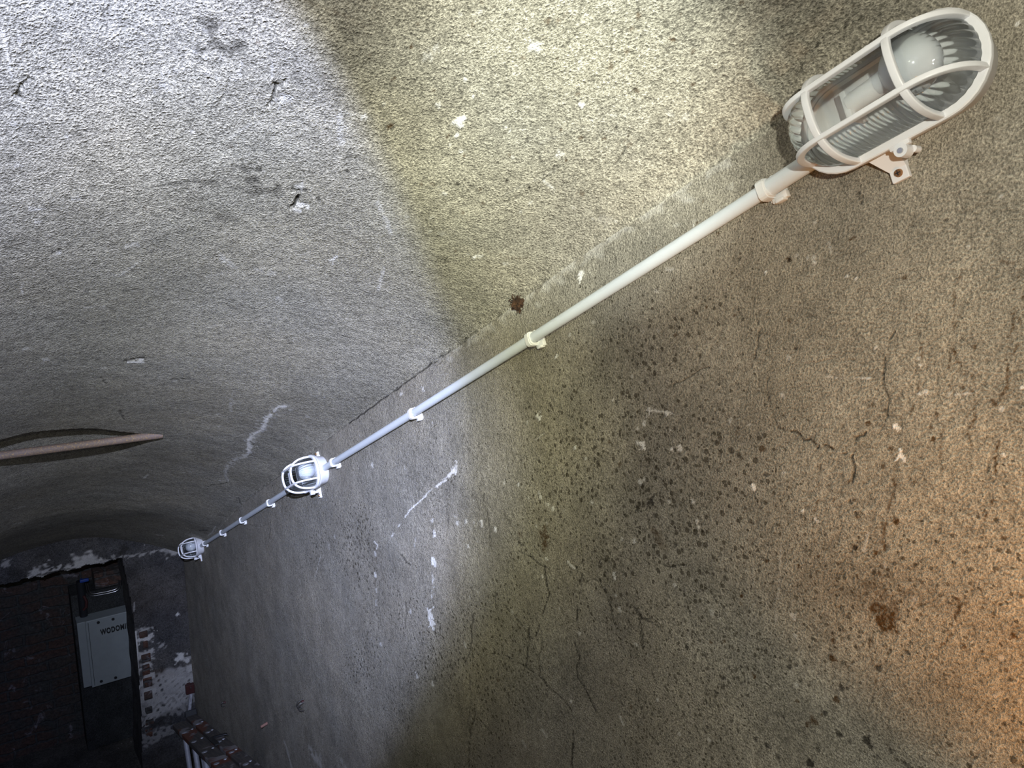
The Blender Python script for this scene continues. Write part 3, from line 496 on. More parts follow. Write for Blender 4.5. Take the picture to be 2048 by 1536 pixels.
# ---- vault, crop I
hole = dict(rag=.7, h=-.006, soft=.5)
marks(vault, 'v', 0, 0, 2.56,
 discs=[(1150, 1110, 38, D, .42, dict(soft=1.4, rag=.5)), (1130, 1130, 24, D, .25, dict(soft=1.4)), (1255, 860, 40, D, .62, dict(soft=1.1, rag=.6)), (1300, 920, 36, D, .56, dict(soft=1.1, rag=.6)), (1320, 985, 34, D, .52, dict(soft=1.1, rag=.6)), (1400, 975, 34, D, .6, dict(soft=1.1, rag=.7)), (1280, 830, 10, D, .7), (1320, 855, 12, D, .7, dict(rag=.8)),
        (1450, 490, 26, L, .42, dict(rag=.6, h=-.002)), (1430, 540, 12, L, .35), (1545, 1045, 24, L, .6, dict(rag=.6, h=-.003)), (1520, 1070, 16, L, .6), (1540, 950, 30, L, .3, dict(rag=.6)), (1632, 1012, 11, D, .75), (1420, 425, 15, D, .8, hole), (1408, 462, 11, D, .75, hole), (1455, 410, 10, D, .7, hole), (1515, 1020, 12, D, .85, hole), (1495, 1055, 8, D, .85, hole), (85, 490, 12, D, .7, hole), (1455, 150, 14, B, .4, dict(rag=.7)), (1320, 215, 12, B, .55), (1230, 375, 12, L, .45), (1140, 305, 14, L, .3), (1195, 400, 16, L, .25), (850, 445, 30, L, .25, dict(rag=.8)), (985, 670, 12, L, .4), (680, 1245, 24, L, .3, dict(rag=.7)), (740, 1048, 9, B, .4), (880, 1065, 8, D, .5), (1865, 590, 15, L, .6), (65, 632, 16, L, .25), (290, 1278, 12, L, .45), (390, 995, 16, L, .2), (340, 690, 14, L, .2), (1180, 745, 8, B, .3), (90, 830, 22, L, .15), (568, 662, 7, B, .35), (190, 1110, 10, L, .3), (1700, 1340, 12, L, .35), (1660, 380, 8, B, .3), (1220, 1240, 14, B, .2), (150, 405, 9, D, .5), (1030, 1430, 12, B, .3)],
 strokes=[([(1085, 110), (1082, 190), (1120, 250), (1180, 270), (1240, 235)], 28, D, .6, dict(soft=1.7, rag=.6)), ([(1180, 180), (1220, 200)], 36, D, .2, dict(soft=1.4)), ([(860, 935), (960, 925), (1110, 930)], 22, D, .46, dict(soft=1.3, rag=.5)), ([(1160, 960), (1320, 970)], 14, D, .25, dict(soft=1.3)),
          ([(1410, 430), (1395, 500), (1375, 530)], 6, D, .8, dict(h=-.003)), ([(1525, 1000), (1515, 1035), (1490, 1062)], 8, D, .9, dict(h=-.004)), ([(1478, 965), (1530, 970), (1592, 968)], 4, D, .9, dict(h=-.003)), ([(160, 395), (110, 440), (88, 480)], 6, D, .65, dict(h=-.003)), ([(1230, 165), (1290, 150), (1305, 115)], 4, D, .6, ck), ([(270, 1282), (300, 1268)], 6, D, .8, dict(h=-.003)), ([(1145, 1300), (1250, 1303)], 5, D, .3, ck), ([(420, 1000), (445, 1020)], 4, D, .6, ck),
          ([(20, 170), (40, 280), (62, 400)], 4, L, .3, dict(h=.001)), ([(100, 180), (105, 260)], 4, L, .2, dict(h=.001)), ([(1118, 540), (1160, 460), (1175, 400)], 6, D, .22, dict(h=-.0015)), ([(830, 390), (880, 370), (960, 350)], 4, L, .35, dict(h=.001)), ([(1030, 360), (1120, 400)], 4, L, .35, dict(h=.001)), ([(990, 270), (1060, 300)], 4, L, .3, dict(h=.001)), ([(1240, 310), (1215, 380)], 4, L, .3), ([(690, 500), (880, 450)], 5, D, .2, dict(h=-.001)), ([(1395, 310), (1390, 400)], 4, L, .3), ([(120, 1045), (220, 1050)], 5, L, .4, dict(h=.001)), ([(620, 1400), (720, 1330)], 5, L, .25, dict(h=.001)), ([(1180, 700), (1290, 620)], 6, L, .18, dict(h=.001)), ([(1840, 1370), (1870, 1260)], 6, D, .2, dict(h=-.001)), ([(1900, 600), (1750, 560)], 10, L, .12), ([(1780, 800), (1830, 790)], 4, D, .5, ck), ([(1780, 800), (1770, 840)], 4, D, .4, ck), ([(1210, 1380), (1130, 1310)], 7, L, .25), ([(1180, 1400), (1040, 1440)], 6, L, .12)])
# ---- vault, crop G
marks(vault, 'v', 0, 500, 3.2,
 discs=[(895, 708, 12, L, .5), (290, 700, 9, L, .5), (165, 628, 12, L, .4), (57, 632, 8, D, .4), (665, 755, 18, L, .25), (1655, 140, 26, L, .22), (1785, 330, 24, L, .22), (1740, 170, 30, L, .18), (1855, 185, 14, L, .25), (1430, 65, 20, L, .28), (1860, 1012, 12, L, .5), (1800, 852, 9, D, .4), (1400, 1050, 9, L, .2), (1020, 805, 14, L, .2), (1120, 832, 20, L, .2), (1400, 1125, 12, L, .25), (1970, 1060, 14, L, .3), (660, 375, 26, L, .18), (1690, 810, 18, L, .15), (1500, 970, 14, L, .12), (890, 970, 12, D, .35)],
 strokes=[([(802, 712), (860, 700), (915, 695)], 5, D, .95, dict(h=-.004, rag=.2)), ([(825, 719), (915, 716)], 4.5, L, 1.0, dict(rag=.1)), ([(720, 380), (735, 450)], 3.5, D, .5, ck), ([(640, 810), (680, 852)], 4, D, .6, ck), ([(762, 1030), (795, 1088)], 6, D, .65, ck), ([(1095, 822), (1215, 815)], 4, D, .65, ck), ([(700, 162), (780, 155), (840, 110), (890, 65)], 4, L, .18, dict(h=.001)), ([(1410, 65), (1500, 130)], 8, L, .22), ([(150, 190), (130, 230), (145, 275)], 4, L, .35), ([(1820, 570), (1870, 615)], 6, D, .35, dict(soft=1)), ([(545, 370), (690, 372)], 8, L, .2, dict(broken=.4)), ([(220, 650), (350, 610)], 8, D, .35, dict(soft=1.2, broken=.3)), ([(1320, 240), (1230, 300)], 5, D, .2, ck), ([(1260, 245), (1290, 225)], 4, D, .3, ck), ([(1130, 225), (1180, 190)], 4, D, .3, ck), ([(1505, 890), (1475, 950), (1480, 1030)], 9, L, .25, dict(broken=.4)),
          ([(1835, 988), (1785, 992), (1740, 1040), (1700, 1090), (1680, 1145), (1620, 1185), (1590, 1215), (1592, 1290)], 11, L, .85, dict(rag=.5, soft=.9, broken=.12)), ([(1835, 988), (1785, 992), (1700, 1090), (1680, 1145), (1600, 1205)], 18, L, .25, dict(rag=.6, soft=1.2, broken=.3))])
marks(vault, 'v', 340, 860, 5.12,
 discs=[(1660, 10, 1, L, .1)],
 strokes=[([(950, 0), (880, 40), (820, 100), (815, 200), (775, 270)], 20, L, .5, dict(rag=.5, soft=.9, broken=.15)), ([(775, 270), (680, 285), (610, 340), (575, 400), (570, 460), (600, 512)], 14, L, .4, dict(rag=.5, soft=.9, broken=.15)), ([(500, 510), (600, 518)], 8, L, .4), ([(130, 440), (200, 430), (290, 450)], 10, L, .14, dict(broken=.3)), ([(620, 515), (560, 545), (420, 560), (380, 600)], 6, D, .7, ck), ([(700, 690), (730, 760)], 8, D, .5, ck), ([(1060, 180), (1180, 200)], 5, L, .3), ([(300, 1040), (380, 1030)], 8, D, .8, ck), ([(390, 1080), (430, 1050), (470, 980)], 7, L, .35)])
marks(vault, 'v', 0, 820, 4.267,
 strokes=[([(1225, 600), (1260, 570)], 9, L, .4), ([(115, 968), (170, 960)], 6, L, .45), ([(1340, 1065), (1390, 1068)], 7, L, .6), ([(165, 838), (220, 828)], 6, L, .35), ([(200, 710), (330, 690)], 10, L, .2, dict(broken=.4)), ([(1020, 10), (1060, 80)], 7, D, .6, ck), ([(365, 270), (385, 245)], 8, L, .9), ([(1370, 1060), (1420, 1070)], 1, L, .1)])
# crack that runs along the spring line
cr = [(1100, 566), (1060, 590), (1010, 622), (940, 671), (900, 700), (850, 736), (810, 763), (770, 791), (700, 846), (660, 872), (600, 915), (540, 966), (500, 1002), (470, 1030)]
CP = []
for p in cr:
    a = on_x(*p); t = a @ T
    CP.append(wp(t, float(crease_n(t))-.001))
for s_ in (wall, vault):
    s_.stroke(CP[3:9], .0024, D, .85, jit=.0014, soft=.9, rag=.15)
    s_.stroke(CP[8:], .0024, D, .45, jit=.002, soft=.9, rag=.3, broken=.3)
    s_.stroke(CP[:2], .003, D, .55, jit=.001, soft=.9, rag=.5)
    s_.stroke(CP[2:4], .0025, D, .5, jit=.001, soft=.9, rag=.5, broken=.3)
# pale band along the spring line near the first lamp
wall.stroke([wp(.62, .44), wp(1.1, .442), wp(1.5, .442)], .010, L, .28, soft=1.8, rag=.5, broken=.15)

# pore density fields (alpha channel)
def dens(surf, blobs, base):
    Pn = surf.base; a = np.full(Pn.shape[:2], base)
    for (px, py, rad, amt, S) in blobs:
        c = {'w': on_x, 'v': on_vault}[S](px, py); d = np.linalg.norm(Pn-c, axis=-1)
        a += amt*np.exp(-(d/rad)**2)
    a *= 1+.35*waves(Pn, 14, 5)
    surf.A[..., 3] = np.clip(a, 0, 1.25)
dens(wall, [(1350, 950, .30, .45, 'w'), (1200, 850, .25, .35, 'w'), (1600, 1350, .35, .65, 'w'), (1250, 1350, .4, .35, 'w'), (760, 1150, .6, .4, 'w'), (1000, 1400, .5, .35, 'w'), (600, 1200, .9, .25, 'w'), (1800, 1500, .3, .3, 'w'), (1700, 500, .25, -.15, 'w')], .42)
dens(vault, [(1100, 300, .35, .10, 'v'), (900, 600, .3, .12, 'v')], .16)
# gentle unevenness of hand-laid render
wall.disp += .003*waves(wall.base, 5, 21)+.0006*waves(wall.base, 14, 22, 9)+.0002*waves(wall.base, 45, 23, 11)
edge = np.clip((W-vault.base[..., 0])/.05, 0, 1)
vault.disp += edge*(.006*waves(vault.base, 5, 31)+.0014*waves(vault.base, 14, 32, 9)+.0003*waves(vault.base, 48, 33, 11))
# the wall must stay flat where pipe, clips and lamps are fixed
nn = wall.base @ N
wall.disp *= np.clip(np.abs(nn-.36)/.05-.6, .0, 1)
wo = wall.build('wall_right', M_WALL, flip=True); tag(wo, kind='structure')
vo = vault.build('ceiling', M_VAULT, flip=False); tag(vo, kind='structure')

# ------------------------------------------------------------------ end wall with the doorway
xe = np.arange(-.5, W+.004, .006); ze = np.arange(-3.66, -1.72, .006)
Xe, Ze = np.meshgrid(xe, ze)
endw = Surface(np.stack([Xe, np.full_like(Xe, YE), Ze], -1), np.array([0, -1., 0])); endw.cs = .3
jz = np.array([-3.7, -3.556, -3.3, -3.2, -2.95, -2.75, -2.56, -2.50, -2.3, -2.12, -2.09])
jx = np.array([.540, .542, .560, .566, .572, .574, .575, .572, .562, .545, .541])
def jamb(z): return np.interp(z, jz, jx)
LINT = -2.088
cx_, cz_ = Xe[:-1, :-1]+.003, Ze[:-1, :-1]+.003
keep = ~((cx_ < jamb(cz_)) & (cz_ < LINT+.006*np.sin(cx_*40)+.004*np.sin(cx_*97)))
fe = lambda x, y: on_y(x, y, YE)
def emarks(cx, cy, k, discs=(), strokes=()):
    for (x, y, r, ch, amt, *o) in discs:
        endw.disc(fe(cx+x/k, cy+y/k), r/k/300, ch, amt, **(o[0] if o else {}))
    for (pp, r, ch, amt, *o) in strokes:
        endw.stroke([fe(cx+x/k, cy+y/k) for x, y in pp], r/k/300, ch, amt, **(o[0] if o else {}))
rg = dict(rag=.7, soft=.7)
# bare brick along the jamb, limewash and patches (crop K)
emarks(140, 1120, 5.485,
 discs=[(800, 800, 60, L, .45, rg), (850, 860, 40, L, .6, rg), (840, 1050, 45, L, .5, rg), (850, 1150, 45, L, .5, rg), (1180, 595, 18, L, .6), (1210, 1060, 42, L, .6, rg), (1285, 1095, 20, L, .55), (1010, 940, 28, L, .3, rg), (1210, 1200, 45, L, .35, rg), (1300, 1180, 50, L, .4, rg)],
 strokes=[([(722, 790), (735, 1000), (742, 1250), (745, 1530)], 12, L, .75, dict(rag=.3)), ([(745, 880), (870, 870)], 16, L, .65, rg), ([(760, 1030), (860, 1040)], 16, L, .5, rg), ([(840, 1250), (830, 1530)], 36, L, .45, rg), ([(900, 1400), (1150, 1380), (1300, 1330)], 110, L, .36, dict(rag=.9, soft=1.2, broken=.25)), ([(900, 1500), (1250, 1500)], 100, L, .36, dict(rag=.9, soft=1.2, broken=.25)), ([(1080, 1230), (1250, 1330)], 60, L, .32, dict(rag=.9, soft=1.2)), ([(900, 1250), (1080, 1260)], 50, B, .3, dict(rag=.9, soft=1.2)), ([(1280, 20), (1300, 260), (1320, 500)], 30, D, .25, dict(soft=1.4)), ([(700, 470), (705, 560)], 5, L, .35)])
emarks(0, 1036, 3.0727,
 discs=[(500, 290, 45, L, .5, rg), (540, 275, 36, L, .45, rg), (240, 345, 30, L, .45, rg), (40, 280, 16, L, .3, rg), (660, 268, 22, L, .3, rg), (1060, 180, 30, L, .25, rg), (1070, 210, 26, L, .35, rg), (760, 190, 24, D, .5, rg), (740, 220, 16, D, .5, rg), (950, 1000, 30, B, .25, rg), (300, 260, 6, L, .4)],
 strokes=[([(170, 365), (330, 320), (480, 295), (600, 275)], 12, L, .5, dict(rag=.8, broken=.2)), ([(220, 355), (420, 312)], 5, D, .8, ck), ([(600, 278), (740, 255)], 9, L, .35, dict(rag=.8, broken=.2)), ([(770, 240), (880, 225), (960, 205), (1060, 195)], 7, L, .3, dict(broken=.3)), ([(830, 400), (960, 430)], 3, D, .4, ck), ([(900, 1400), (1000, 1330), (1080, 1290)], 16, L, .2, dict(broken=.3)), ([(920, 1130), (1120, 1080)], 60, L, .22, dict(rag=.9, broken=.3)), ([(930, 1200), (1120, 1190)], 60, L, .2, dict(rag=.9, broken=.3)), ([(930, 1480), (1060, 1450)], 60, D, .35, dict(soft=1.5)), ([(950, 1270), (1020, 1260)], 16, D, .5, rg), ([(1150, 250), (1165, 560)], 6, L, .12), ([(820, 480), (960, 470), (1140, 560)], 120, B, .12, dict(soft=1.6))])
endw.disp += .006*waves(endw.base, 7, 41)+.0025*waves(endw.base, 30, 42)
# reveal surfaces of the opening (jamb and lintel), wall 0.25 thick
ev, ef = [], []
DEP = .27
zz = np.linspace(-3.66, LINT, 60)
for z in zz:
    x = float(jamb(z)); w_ = .002*math.sin(z*31)
    ev += [(x, YE-.002, z), (x-.004+w_, YE+DEP*.5, z), (x-.012+w_, YE+DEP, z)]
for i in range(len(zz)-1):
    for j in range(2):
        a = i*3+j; ef.append((a, a+1, a+4, a+3))
b0 = len(ev); xs = np.linspace(-.5, .541, 60)
for x in xs: ev += [(x, YE-.002, LINT+.006*math.sin(x*40)), (x, YE+DEP, LINT+.01)]
for i in range(len(xs)-1):
    a = b0+i*2; ef.append((a, a+1, a+3, a+2))
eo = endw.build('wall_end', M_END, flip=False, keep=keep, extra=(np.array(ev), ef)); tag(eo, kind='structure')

# exposed bricks along the door jamb (part of the wall's fabric)
bm = bmesh.new()
zc = -2.60; k = 0
for (y0, y1) in [(790, 862), (905, 1000), (1045, 1140), (1165, 1280), (1310, 1420), (1465, 1560), (1640, 1720), (1760, 1840), (1880, 1980)]:
    pt = fe(140+775/5.485, 1120+y0/5.485); pb = fe(140+775/5.485, 1120+y1/5.485)
    x0 = float(jamb((pt[2]+pb[2])/2))+.022; wdt = .045+.02*random.random()
    box(bm, x0, x0+wdt, YE-.004, YE+.03, pb[2], pt[2], .006)
be = from_bm('exposed_brick', bm, M_REDBRICK, eo); tag(be, 'red bricks bared along the door jamb')

# ------------------------------------------------------------------ room behind the doorway, floor, stairs, far wall
def quadgrid(name, P, mat):
    s = Surface(P, np.array([0, 0, 1.])); o = s.build(name, mat); tag(o, kind='structure'); return o
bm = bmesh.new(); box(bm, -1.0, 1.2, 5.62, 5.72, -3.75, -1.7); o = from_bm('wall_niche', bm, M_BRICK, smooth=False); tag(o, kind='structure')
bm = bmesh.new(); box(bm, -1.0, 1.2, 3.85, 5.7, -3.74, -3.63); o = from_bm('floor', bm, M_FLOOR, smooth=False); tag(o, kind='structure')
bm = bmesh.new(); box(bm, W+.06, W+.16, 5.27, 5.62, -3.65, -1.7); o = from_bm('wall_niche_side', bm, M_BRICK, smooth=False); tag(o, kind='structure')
bm = bmesh.new()
rise, tread = .17, .17/math.tan(TH)
prof = [(3.9, -3.63)]
y, z = 3.9, -3.63
while y > -1.2:
    z += rise; prof.append((y, z)); y -= tread; prof.append((y, z))
vs = [[bm.verts.new((x, p[0], p[1])) for p in prof] for x in (-.5, W)]
for i in range(len(prof)-1): bm.faces.new((vs[0][i], vs[0][i+1], vs[1][i+1], vs[1][i]))
o = from_bm('floor_stairs', bm, M_FLOOR, smooth=False); tag(o, kind='structure')
bm = bmesh.new()
yy = np.linspace(-1.2, 5.0, 30)
A_ = [bm.verts.new((-.5, y, float(vault_z(np.array(-.5), np.array(y), False))+.03)) for y in yy]
B_ = [bm.verts.new((-.5, y, min(-1.4-.518*y-.4, -1.0) if y < 3.9 else -3.66)) for y in yy]
for i in range(len(yy)-1): bm.faces.new((A_[i], A_[i+1], B_[i+1], B_[i]))
o = from_bm('wall_left', bm, M_LEFT, smooth=False); tag(o, kind='structure')

# ------------------------------------------------------------------ bulkhead lamps
def race(a, b, k=16):
    """outline of a racetrack, long axis x"""
    out = []
    Lc = a-b
    for i in range(k+1): an = -math.pi/2+math.pi*i/k; out.append((Lc+b*math.cos(an), b*math.sin(an)))
    for i in range(k+1): an = math.pi/2+math.pi*i/k; out.append((-Lc+b*math.cos(an), b*math.sin(an)))
    return out
def loft(bm, levels, cap0=True, cap1=True):
    rings = [[bm.verts.new((x, y, z)) for x, y in race(a, b)] for a, b, z in levels]
    k = len(rings[0])
    for A, B2 in zip(rings, rings[1:]):
        for j in range(k): bm.faces.new((A[j], A[(j+1) % k], B2[(j+1) % k], B2[j]))
    if cap0: bm.faces.new(rings[0][::-1])
    if cap1: bm.faces.new(rings[-1])
LA, LB, RIM, HC, CB, HH = .1145, .0583, .045, .0708, .0292, .0491
EX = 2/2.55
def make_lamp():
    root = empty('bulkhead_lamp')
    # base housing
    bm = bmesh.new()
    loft(bm, [(.100, .0445, 0), (.104, .048, .004), (.107, .0505, .026), (.1115, .0555, .0315), (.1118, .0558, .0350), (.104, .048, .0350), (.101, .045, .031)])
    # raised entry bosses at the ends
    cyl(bm, (-.085, 0, .0145), (-.112, 0, .0145), .0145, 20, .0128)
    base = from_bm('base', bm, M_WHITE, root)
    # fixing ears of the base with web
    for s, x0 in ((-1, -.027), (1, .027)):
        bm = bmesh.new()
        box(bm, x0-.0105, x0+.0105, -.0865 if s < 0 else .056, -.070 if s < 0 else .0685, 0.0, .007, .0012)
        w0, w1 = (x0-.022, x0+.012) if s < 0 else (x0-.012, x0+.022)
        y0, y1 = (-.046, -.072) if s < 0 else (.044, .058)
        v = [bm.verts.new(c) for c in ((w0, y0, .0), (w1, y0, .0), (x0+.0105, y1, .0), (x0-.0105, y1, .0), (w0-.004, y0, .026), (w1, y0, .026), (x0+.0105, y1, .0068), (x0-.0105, y1, .0068))]
        for f in ((0, 1, 2, 3), (4, 7, 6, 5), (0, 4, 5, 1), (1, 5, 6, 2), (2, 6, 7, 3), (3, 7, 4, 0)): bm.faces.new([v[i] for i in f])
        ear = from_bm('mounting_ear', bm, M_WHITE, base, False)
        bm = bmesh.new(); yc = -.0772 if s < 0 else .0622
        cyl(bm, (x0, yc, .006), (x0, yc, .0098), .0052, 20, .0042)
        sc = from_bm('mounting_screw', bm, M_BRASS, base); sc['label'] = 'yellow-brown cross-head screw'
        bm = bmesh.new(); box(bm, x0-.0032, x0+.0032, yc-.0006, yc+.0006, .0088, .0100); box(bm, x0-.0006, x0+.0006, yc-.0032, yc+.0032, .0088, .0100)
        for f in bm.verts: pass
        # dark recess of the cross slot, one shape with the screw colour darkened
        me = bpy.data.meshes.new('screw_slot'); bm.to_mesh(me); bm.free()
        link('screw_slot', me, M_DARK, base, False)
    # cage rim ring
    bm = bmesh.new()
    def ring(a0, b0, a1, b1, z0, z1, c=.0014):
        prof = [(a1, b1, z0), (a0-c*.3, b0-c*.3, z0), (a0, b0, z0+c), (a0, b0, z1-c), (a0-c, b0-c, z1), (a1+c, b1+c, z1), (a1, b1, z1-c)]
        rings = [[bm.verts.new((x, y, z)) for x, y in race(a, b)] for a, b, z in prof]
        k = len(rings[0])
        for i in range(len(rings)):
            A, B2 = rings[i], rings[(i+1) % len(rings)]
            for j in range(k): bm.faces.new((A[j], A[(j+1) % k], B2[(j+1) % k], B2[j]))
    ring(LA, LB, LA-.0105, LB-.0105, .0380, RIM+.0005)
    for s in (-1, 1):
        yl = .0655 if s < 0 else .0585
        cyl(bm, (0, s*yl, .030), (0, s*yl, RIM+.0004), .0078 if s < 0 else .006, 24)
        box(bm, -.0115, .0115, min(s*.052, s*(yl-.003)), max(s*.052, s*(yl-.003)), .038, RIM+.0002, .001)
        if s < 0: cyl(bm, (.007, -.0665, .020), (.007, -.0665, .031), .004, 12)
    cage = from_bm('cage', bm, M_WHITE, root, True)
    for s in (-1, 1):
        bm = bmesh.new(); yl = .0662 if s < 0 else .0592; cyl(bm, (0, s*yl, RIM-.001), (0, s*yl, RIM+.0022), .0036, 16, .003)
        cyl(bm, (0, s*yl, RIM+.0021), (0, s*yl, RIM+.0023), .0015, 8)
        sc = from_bm('cage_screw', bm, M_STEEL, cage); sc['label'] = 'small silver screw'
    rb = LB-.005
    def height(y): return HC*math.sqrt(max(0, 1-(y/rb)**2))
    for s in (-1, 1):
        bm = bmesh.new(); path = []
        for i in range(41):
            an = math.pi*i/40; yy_, zz_ = rb*math.copysign(abs(math.cos(an))**EX, math.cos(an)), HC*abs(math.sin(an))**EX
            path.append((s*HH, yy_, RIM-.001+zz_))
        sweep(bm, path, rrect(.0033, .0042, .0014), up=(1, 0, 0))
        from_bm('guard_hoop', bm, M_WHITE, cage)
    for s in (-1, 1):
        bm = bmesh.new(); path = []
        zb = HC*(1-(CB/rb)**2.55)**(1/2.55)
        xe_ = (LA-LB)+math.sqrt(rb*rb-CB*CB)
        for i in range(17):
            an = math.pi/2*i/16; path.append((-(HH-.004)-(xe_-HH+.004)*math.cos(an)**.80 if i < 16 else -(HH-.004), s*CB, RIM-.001+zb*math.sin(an)**.86))
        p2 = [(-x, y, z) for x, y, z in path][::-1]
        sweep(bm, path+p2, rrect(.0046, .0030, .0012), up=(0, 1, 0))
        from_bm('guard_bar', bm, M_WHITE, cage)
    # ribbed glass dome
    bm = bmesh.new()
    ga, gb, gh = .1060, .0490, .0625
    nu_s, nu_e, nv_ = 330, 240, 30
    Lc = ga-gb
    def dome(psi, kind, p):
        c, sn = math.cos(psi), math.sin(psi)
        rho = gb*(c**.66 if c > 1e-6 else 0); z = RIM-.004+gh*sn**.88
        fade = min(1, max(0, (1.15-psi)/.25))*min(1, psi/.12)
        if kind == 's':
            u, sy = p; x = -Lc+2*Lc*u
            rr = rho+.0014*(abs(math.sin(math.pi*x/.0056))-.6)*fade
            return (x, sy*rr, z)
        an, sx = p
        rr = rho+.0017*(abs(math.sin(an*15))-.6)*fade*min(1, rho/gb*1.3)
        return (sx*(Lc)+rr*math.cos(an), rr*math.sin(an), z)
    cols = []
    for i in range(nu_s): cols.append(('s', (i/nu_s, -1)))
    for i in range(nu_e): cols.append(('e', (-math.pi/2+math.pi*i/nu_e, 1)))
    for i in range(nu_s): cols.append(('s', (1-i/nu_s, 1)))
    for i in range(nu_e): cols.append(('e', (math.pi/2+math.pi*i/nu_e, -1)))
    rings = []
    for j in range(nv_+1):
        psi = math.pi/2*.985*(j/nv_)**.9
        rings.append([bm.verts.new(dome(psi, *c)) for c in cols])
    k = len(cols)
    for A, B2 in zip(rings, rings[1:]):
        for j in range(k): bm.faces.new((A[j], A[(j+1) % k], B2[(j+1) % k], B2[j]))
    # close the top: join the two long sides and fan the ends
    top = rings[-1]
    for i in range(nu_s-1):
        a, b2 = top[i], top[i+1]; c2, d2 = top[nu_s+nu_e+nu_s-1-i-0 if i else nu_s+nu_e+nu_s-1], top[nu_s+nu_e+nu_s-2-i]
        try: bm.faces.new((a, b2, d2, c2))
        except ValueError: pass
    for s0 in (nu_s, nu_s*2+nu_e):
        try: bm.faces.new([top[(s0+i) % k] for i in range(-1, nu_e+1)])
        except ValueError: pass
    gl = from_bm('glass_dome', bm, M_GLASS, root)
    # lamp holder and opal bulb
    bm = bmesh.new()
    cyl(bm, (-.030, 0.008, .056), (.010, 0.009, .059), .0125, 24)
    box(bm, -.036, -.028, -.012, .024, .030, .066, .002)
    from_bm('lamp_holder', bm, M_WHITE, root)
    bm = bmesh.new()
    BR = .0315; pr = [(.002, .012), (.007, .0125)]+[(.040-BR*math.cos(a_*math.pi/14), BR*math.sin(a_*math.pi/14)) for a_ in range(2, 14)]+[(.040+BR, .0008)]
    rings = []
    for x, r in pr: rings.append([bm.verts.new((x+.004, .009+r*math.cos(2*math.pi*i/32), .0605+r*math.sin(2*math.pi*i/32))) for i in range(32)])
    for A, B2 in zip(rings, rings[1:]):
        for j in range(32): bm.faces.new((A[j], A[(j+1) % 32], B2[(j+1) % 32], B2[j]))
    bm.faces.new(rings[0][::-1]); bm.faces.new(rings[-1])
    bo = from_bm('bulb', bm, M_BULB, root)
    return root
def copy_tree(o, parent=None):
    c = o.copy(); COL.objects.link(c)
    if parent is not None: c.parent = parent
    for ch in [x for x in KIDS.get(o.name, [])]: copy_tree(ch, c)
    return c
lamp = make_lamp()
KIDS = {}
def index_kids():
    KIDS.clear()
    for o in bpy.data.objects:
        if o.parent: KIDS.setdefault(o.parent.name, []).append(o)
index_kids()
def lamp_matrix(t0, n0, rl):
    Tp = T*math.cos(rl)+N*math.sin(rl); Np = -T*math.sin(rl)+N*math.cos(rl)
    return frame(wp(t0, n0), -Tp, Np, np.array([-1., 0, 0]))
lamps = [lamp, copy_tree(lamp), copy_tree(lamp)]
index_kids()
for o, (t0, n0, rl), lb in zip(lamps, ((.3698, .3605, .0442), (2.56, .362, .02), (4.83, .372, .0)),
    ('white caged bulkhead lamp with oblong ribbed glass, large and nearest, at the top right',
     'white caged bulkhead lamp halfway down the grey pipe run, pipe entering both ends',
     'small far caged bulkhead lamp beside the end wall, at the lower end of the pipe')):
    o.matrix_world = lamp_matrix(t0, n0, rl)
    tag(o, lb, 'wall lamp', 'caged bulkhead lamps along the pipe')

# ------------------------------------------------------------------ conduit
def pipe(name, t0, t1, n0, n1, o_=.0145, r=.0105, mid=None):
    bm = bmesh.new(); k = 24; path = []
    for i in range(k+1):
        u = i/k; t = t0+(t1-t0)*u; n = n0+(n1-n0)*u
        if mid: n += mid*math.sin(math.pi*u)
        path.append(wp(t, n, o_))
    sweep(bm, path, circ(r, 24), up=(1, 0, 0))
    return from_bm(name, bm, M_PIPE)
p1 = pipe('conduit_pipe', .475, 2.455, .3535, .3595, mid=-.003)
tag(p1, 'long pale grey plastic conduit between the nearest lamp and the middle lamp', 'pipe')
bm = bmesh.new(); sweep(bm, [wp(.478, .3535, .0150), wp(.56, .3528, .0150)], circ(.0122, 24), up=(1, 0, 0)); cpl = from_bm('coupling_sleeve', bm, M_PIPE, p1)
p2 = pipe('conduit_pipe', 2.665, 4.735, .3615, .3665, mid=.0)
tag(p2, 'short dark-looking grey conduit between the middle lamp and the far lamp', 'pipe')

# ------------------------------------------------------------------ pipe clips (local x = up slope, y = N, z = out)
def make_clip():
    root = empty('pipe_clip')
    bm = bmesh.new()
    def band(x0, x1, ri, rw, rh):
        outer = rrect(rw, rh, rw*.55); kk = len(outer)
        V = []
        for x in (x0, x1):
            V.append([bm.verts.new((x, a, .0145+b)) for a, b in outer])
            V.append([bm.verts.new((x, ri*math.cos(math.atan2(b, a)), .0145+ri*math.sin(math.atan2(b, a)))) for a, b in outer])
        for j in range(kk):
            j2 = (j+1) % kk
            bm.faces.new((V[0][j], V[0][j2], V[2][j2], V[2][j])); bm.faces.new((V[1][j2], V[1][j], V[3][j], V[3][j2]))
            bm.faces.new((V[0][j2], V[0][j], V[1][j], V[1][j2])); bm.faces.new((V[2][j], V[2][j2], V[3][j2], V[3][j]))
    band(-.0075, .0035, .0105, .0145, .0140)
    band(.0035, .0065, .0105, .0128, .0128)
    from_bm('strap', bm, M_CLIP, root, False)
    bm = bmesh.new()
    box(bm, -.008, .020, -.0165, .0135, 0, .0040, .0006)
    box(bm, -.003, .021, -.021, -.0110, 0, .0085, .0010)
    box(bm, .003, .017, -.0235, -.0185, .001, .0125, .0015)
    box(bm, .009, .013, .0112, .0142, 0, .0150, .0006)
    box(bm, .006, .013, .0100, .0128, 0, .0100, .0006)
    from_bm('foot', bm, M_CLIP, root)
    return root
clip = make_clip(); index_kids()
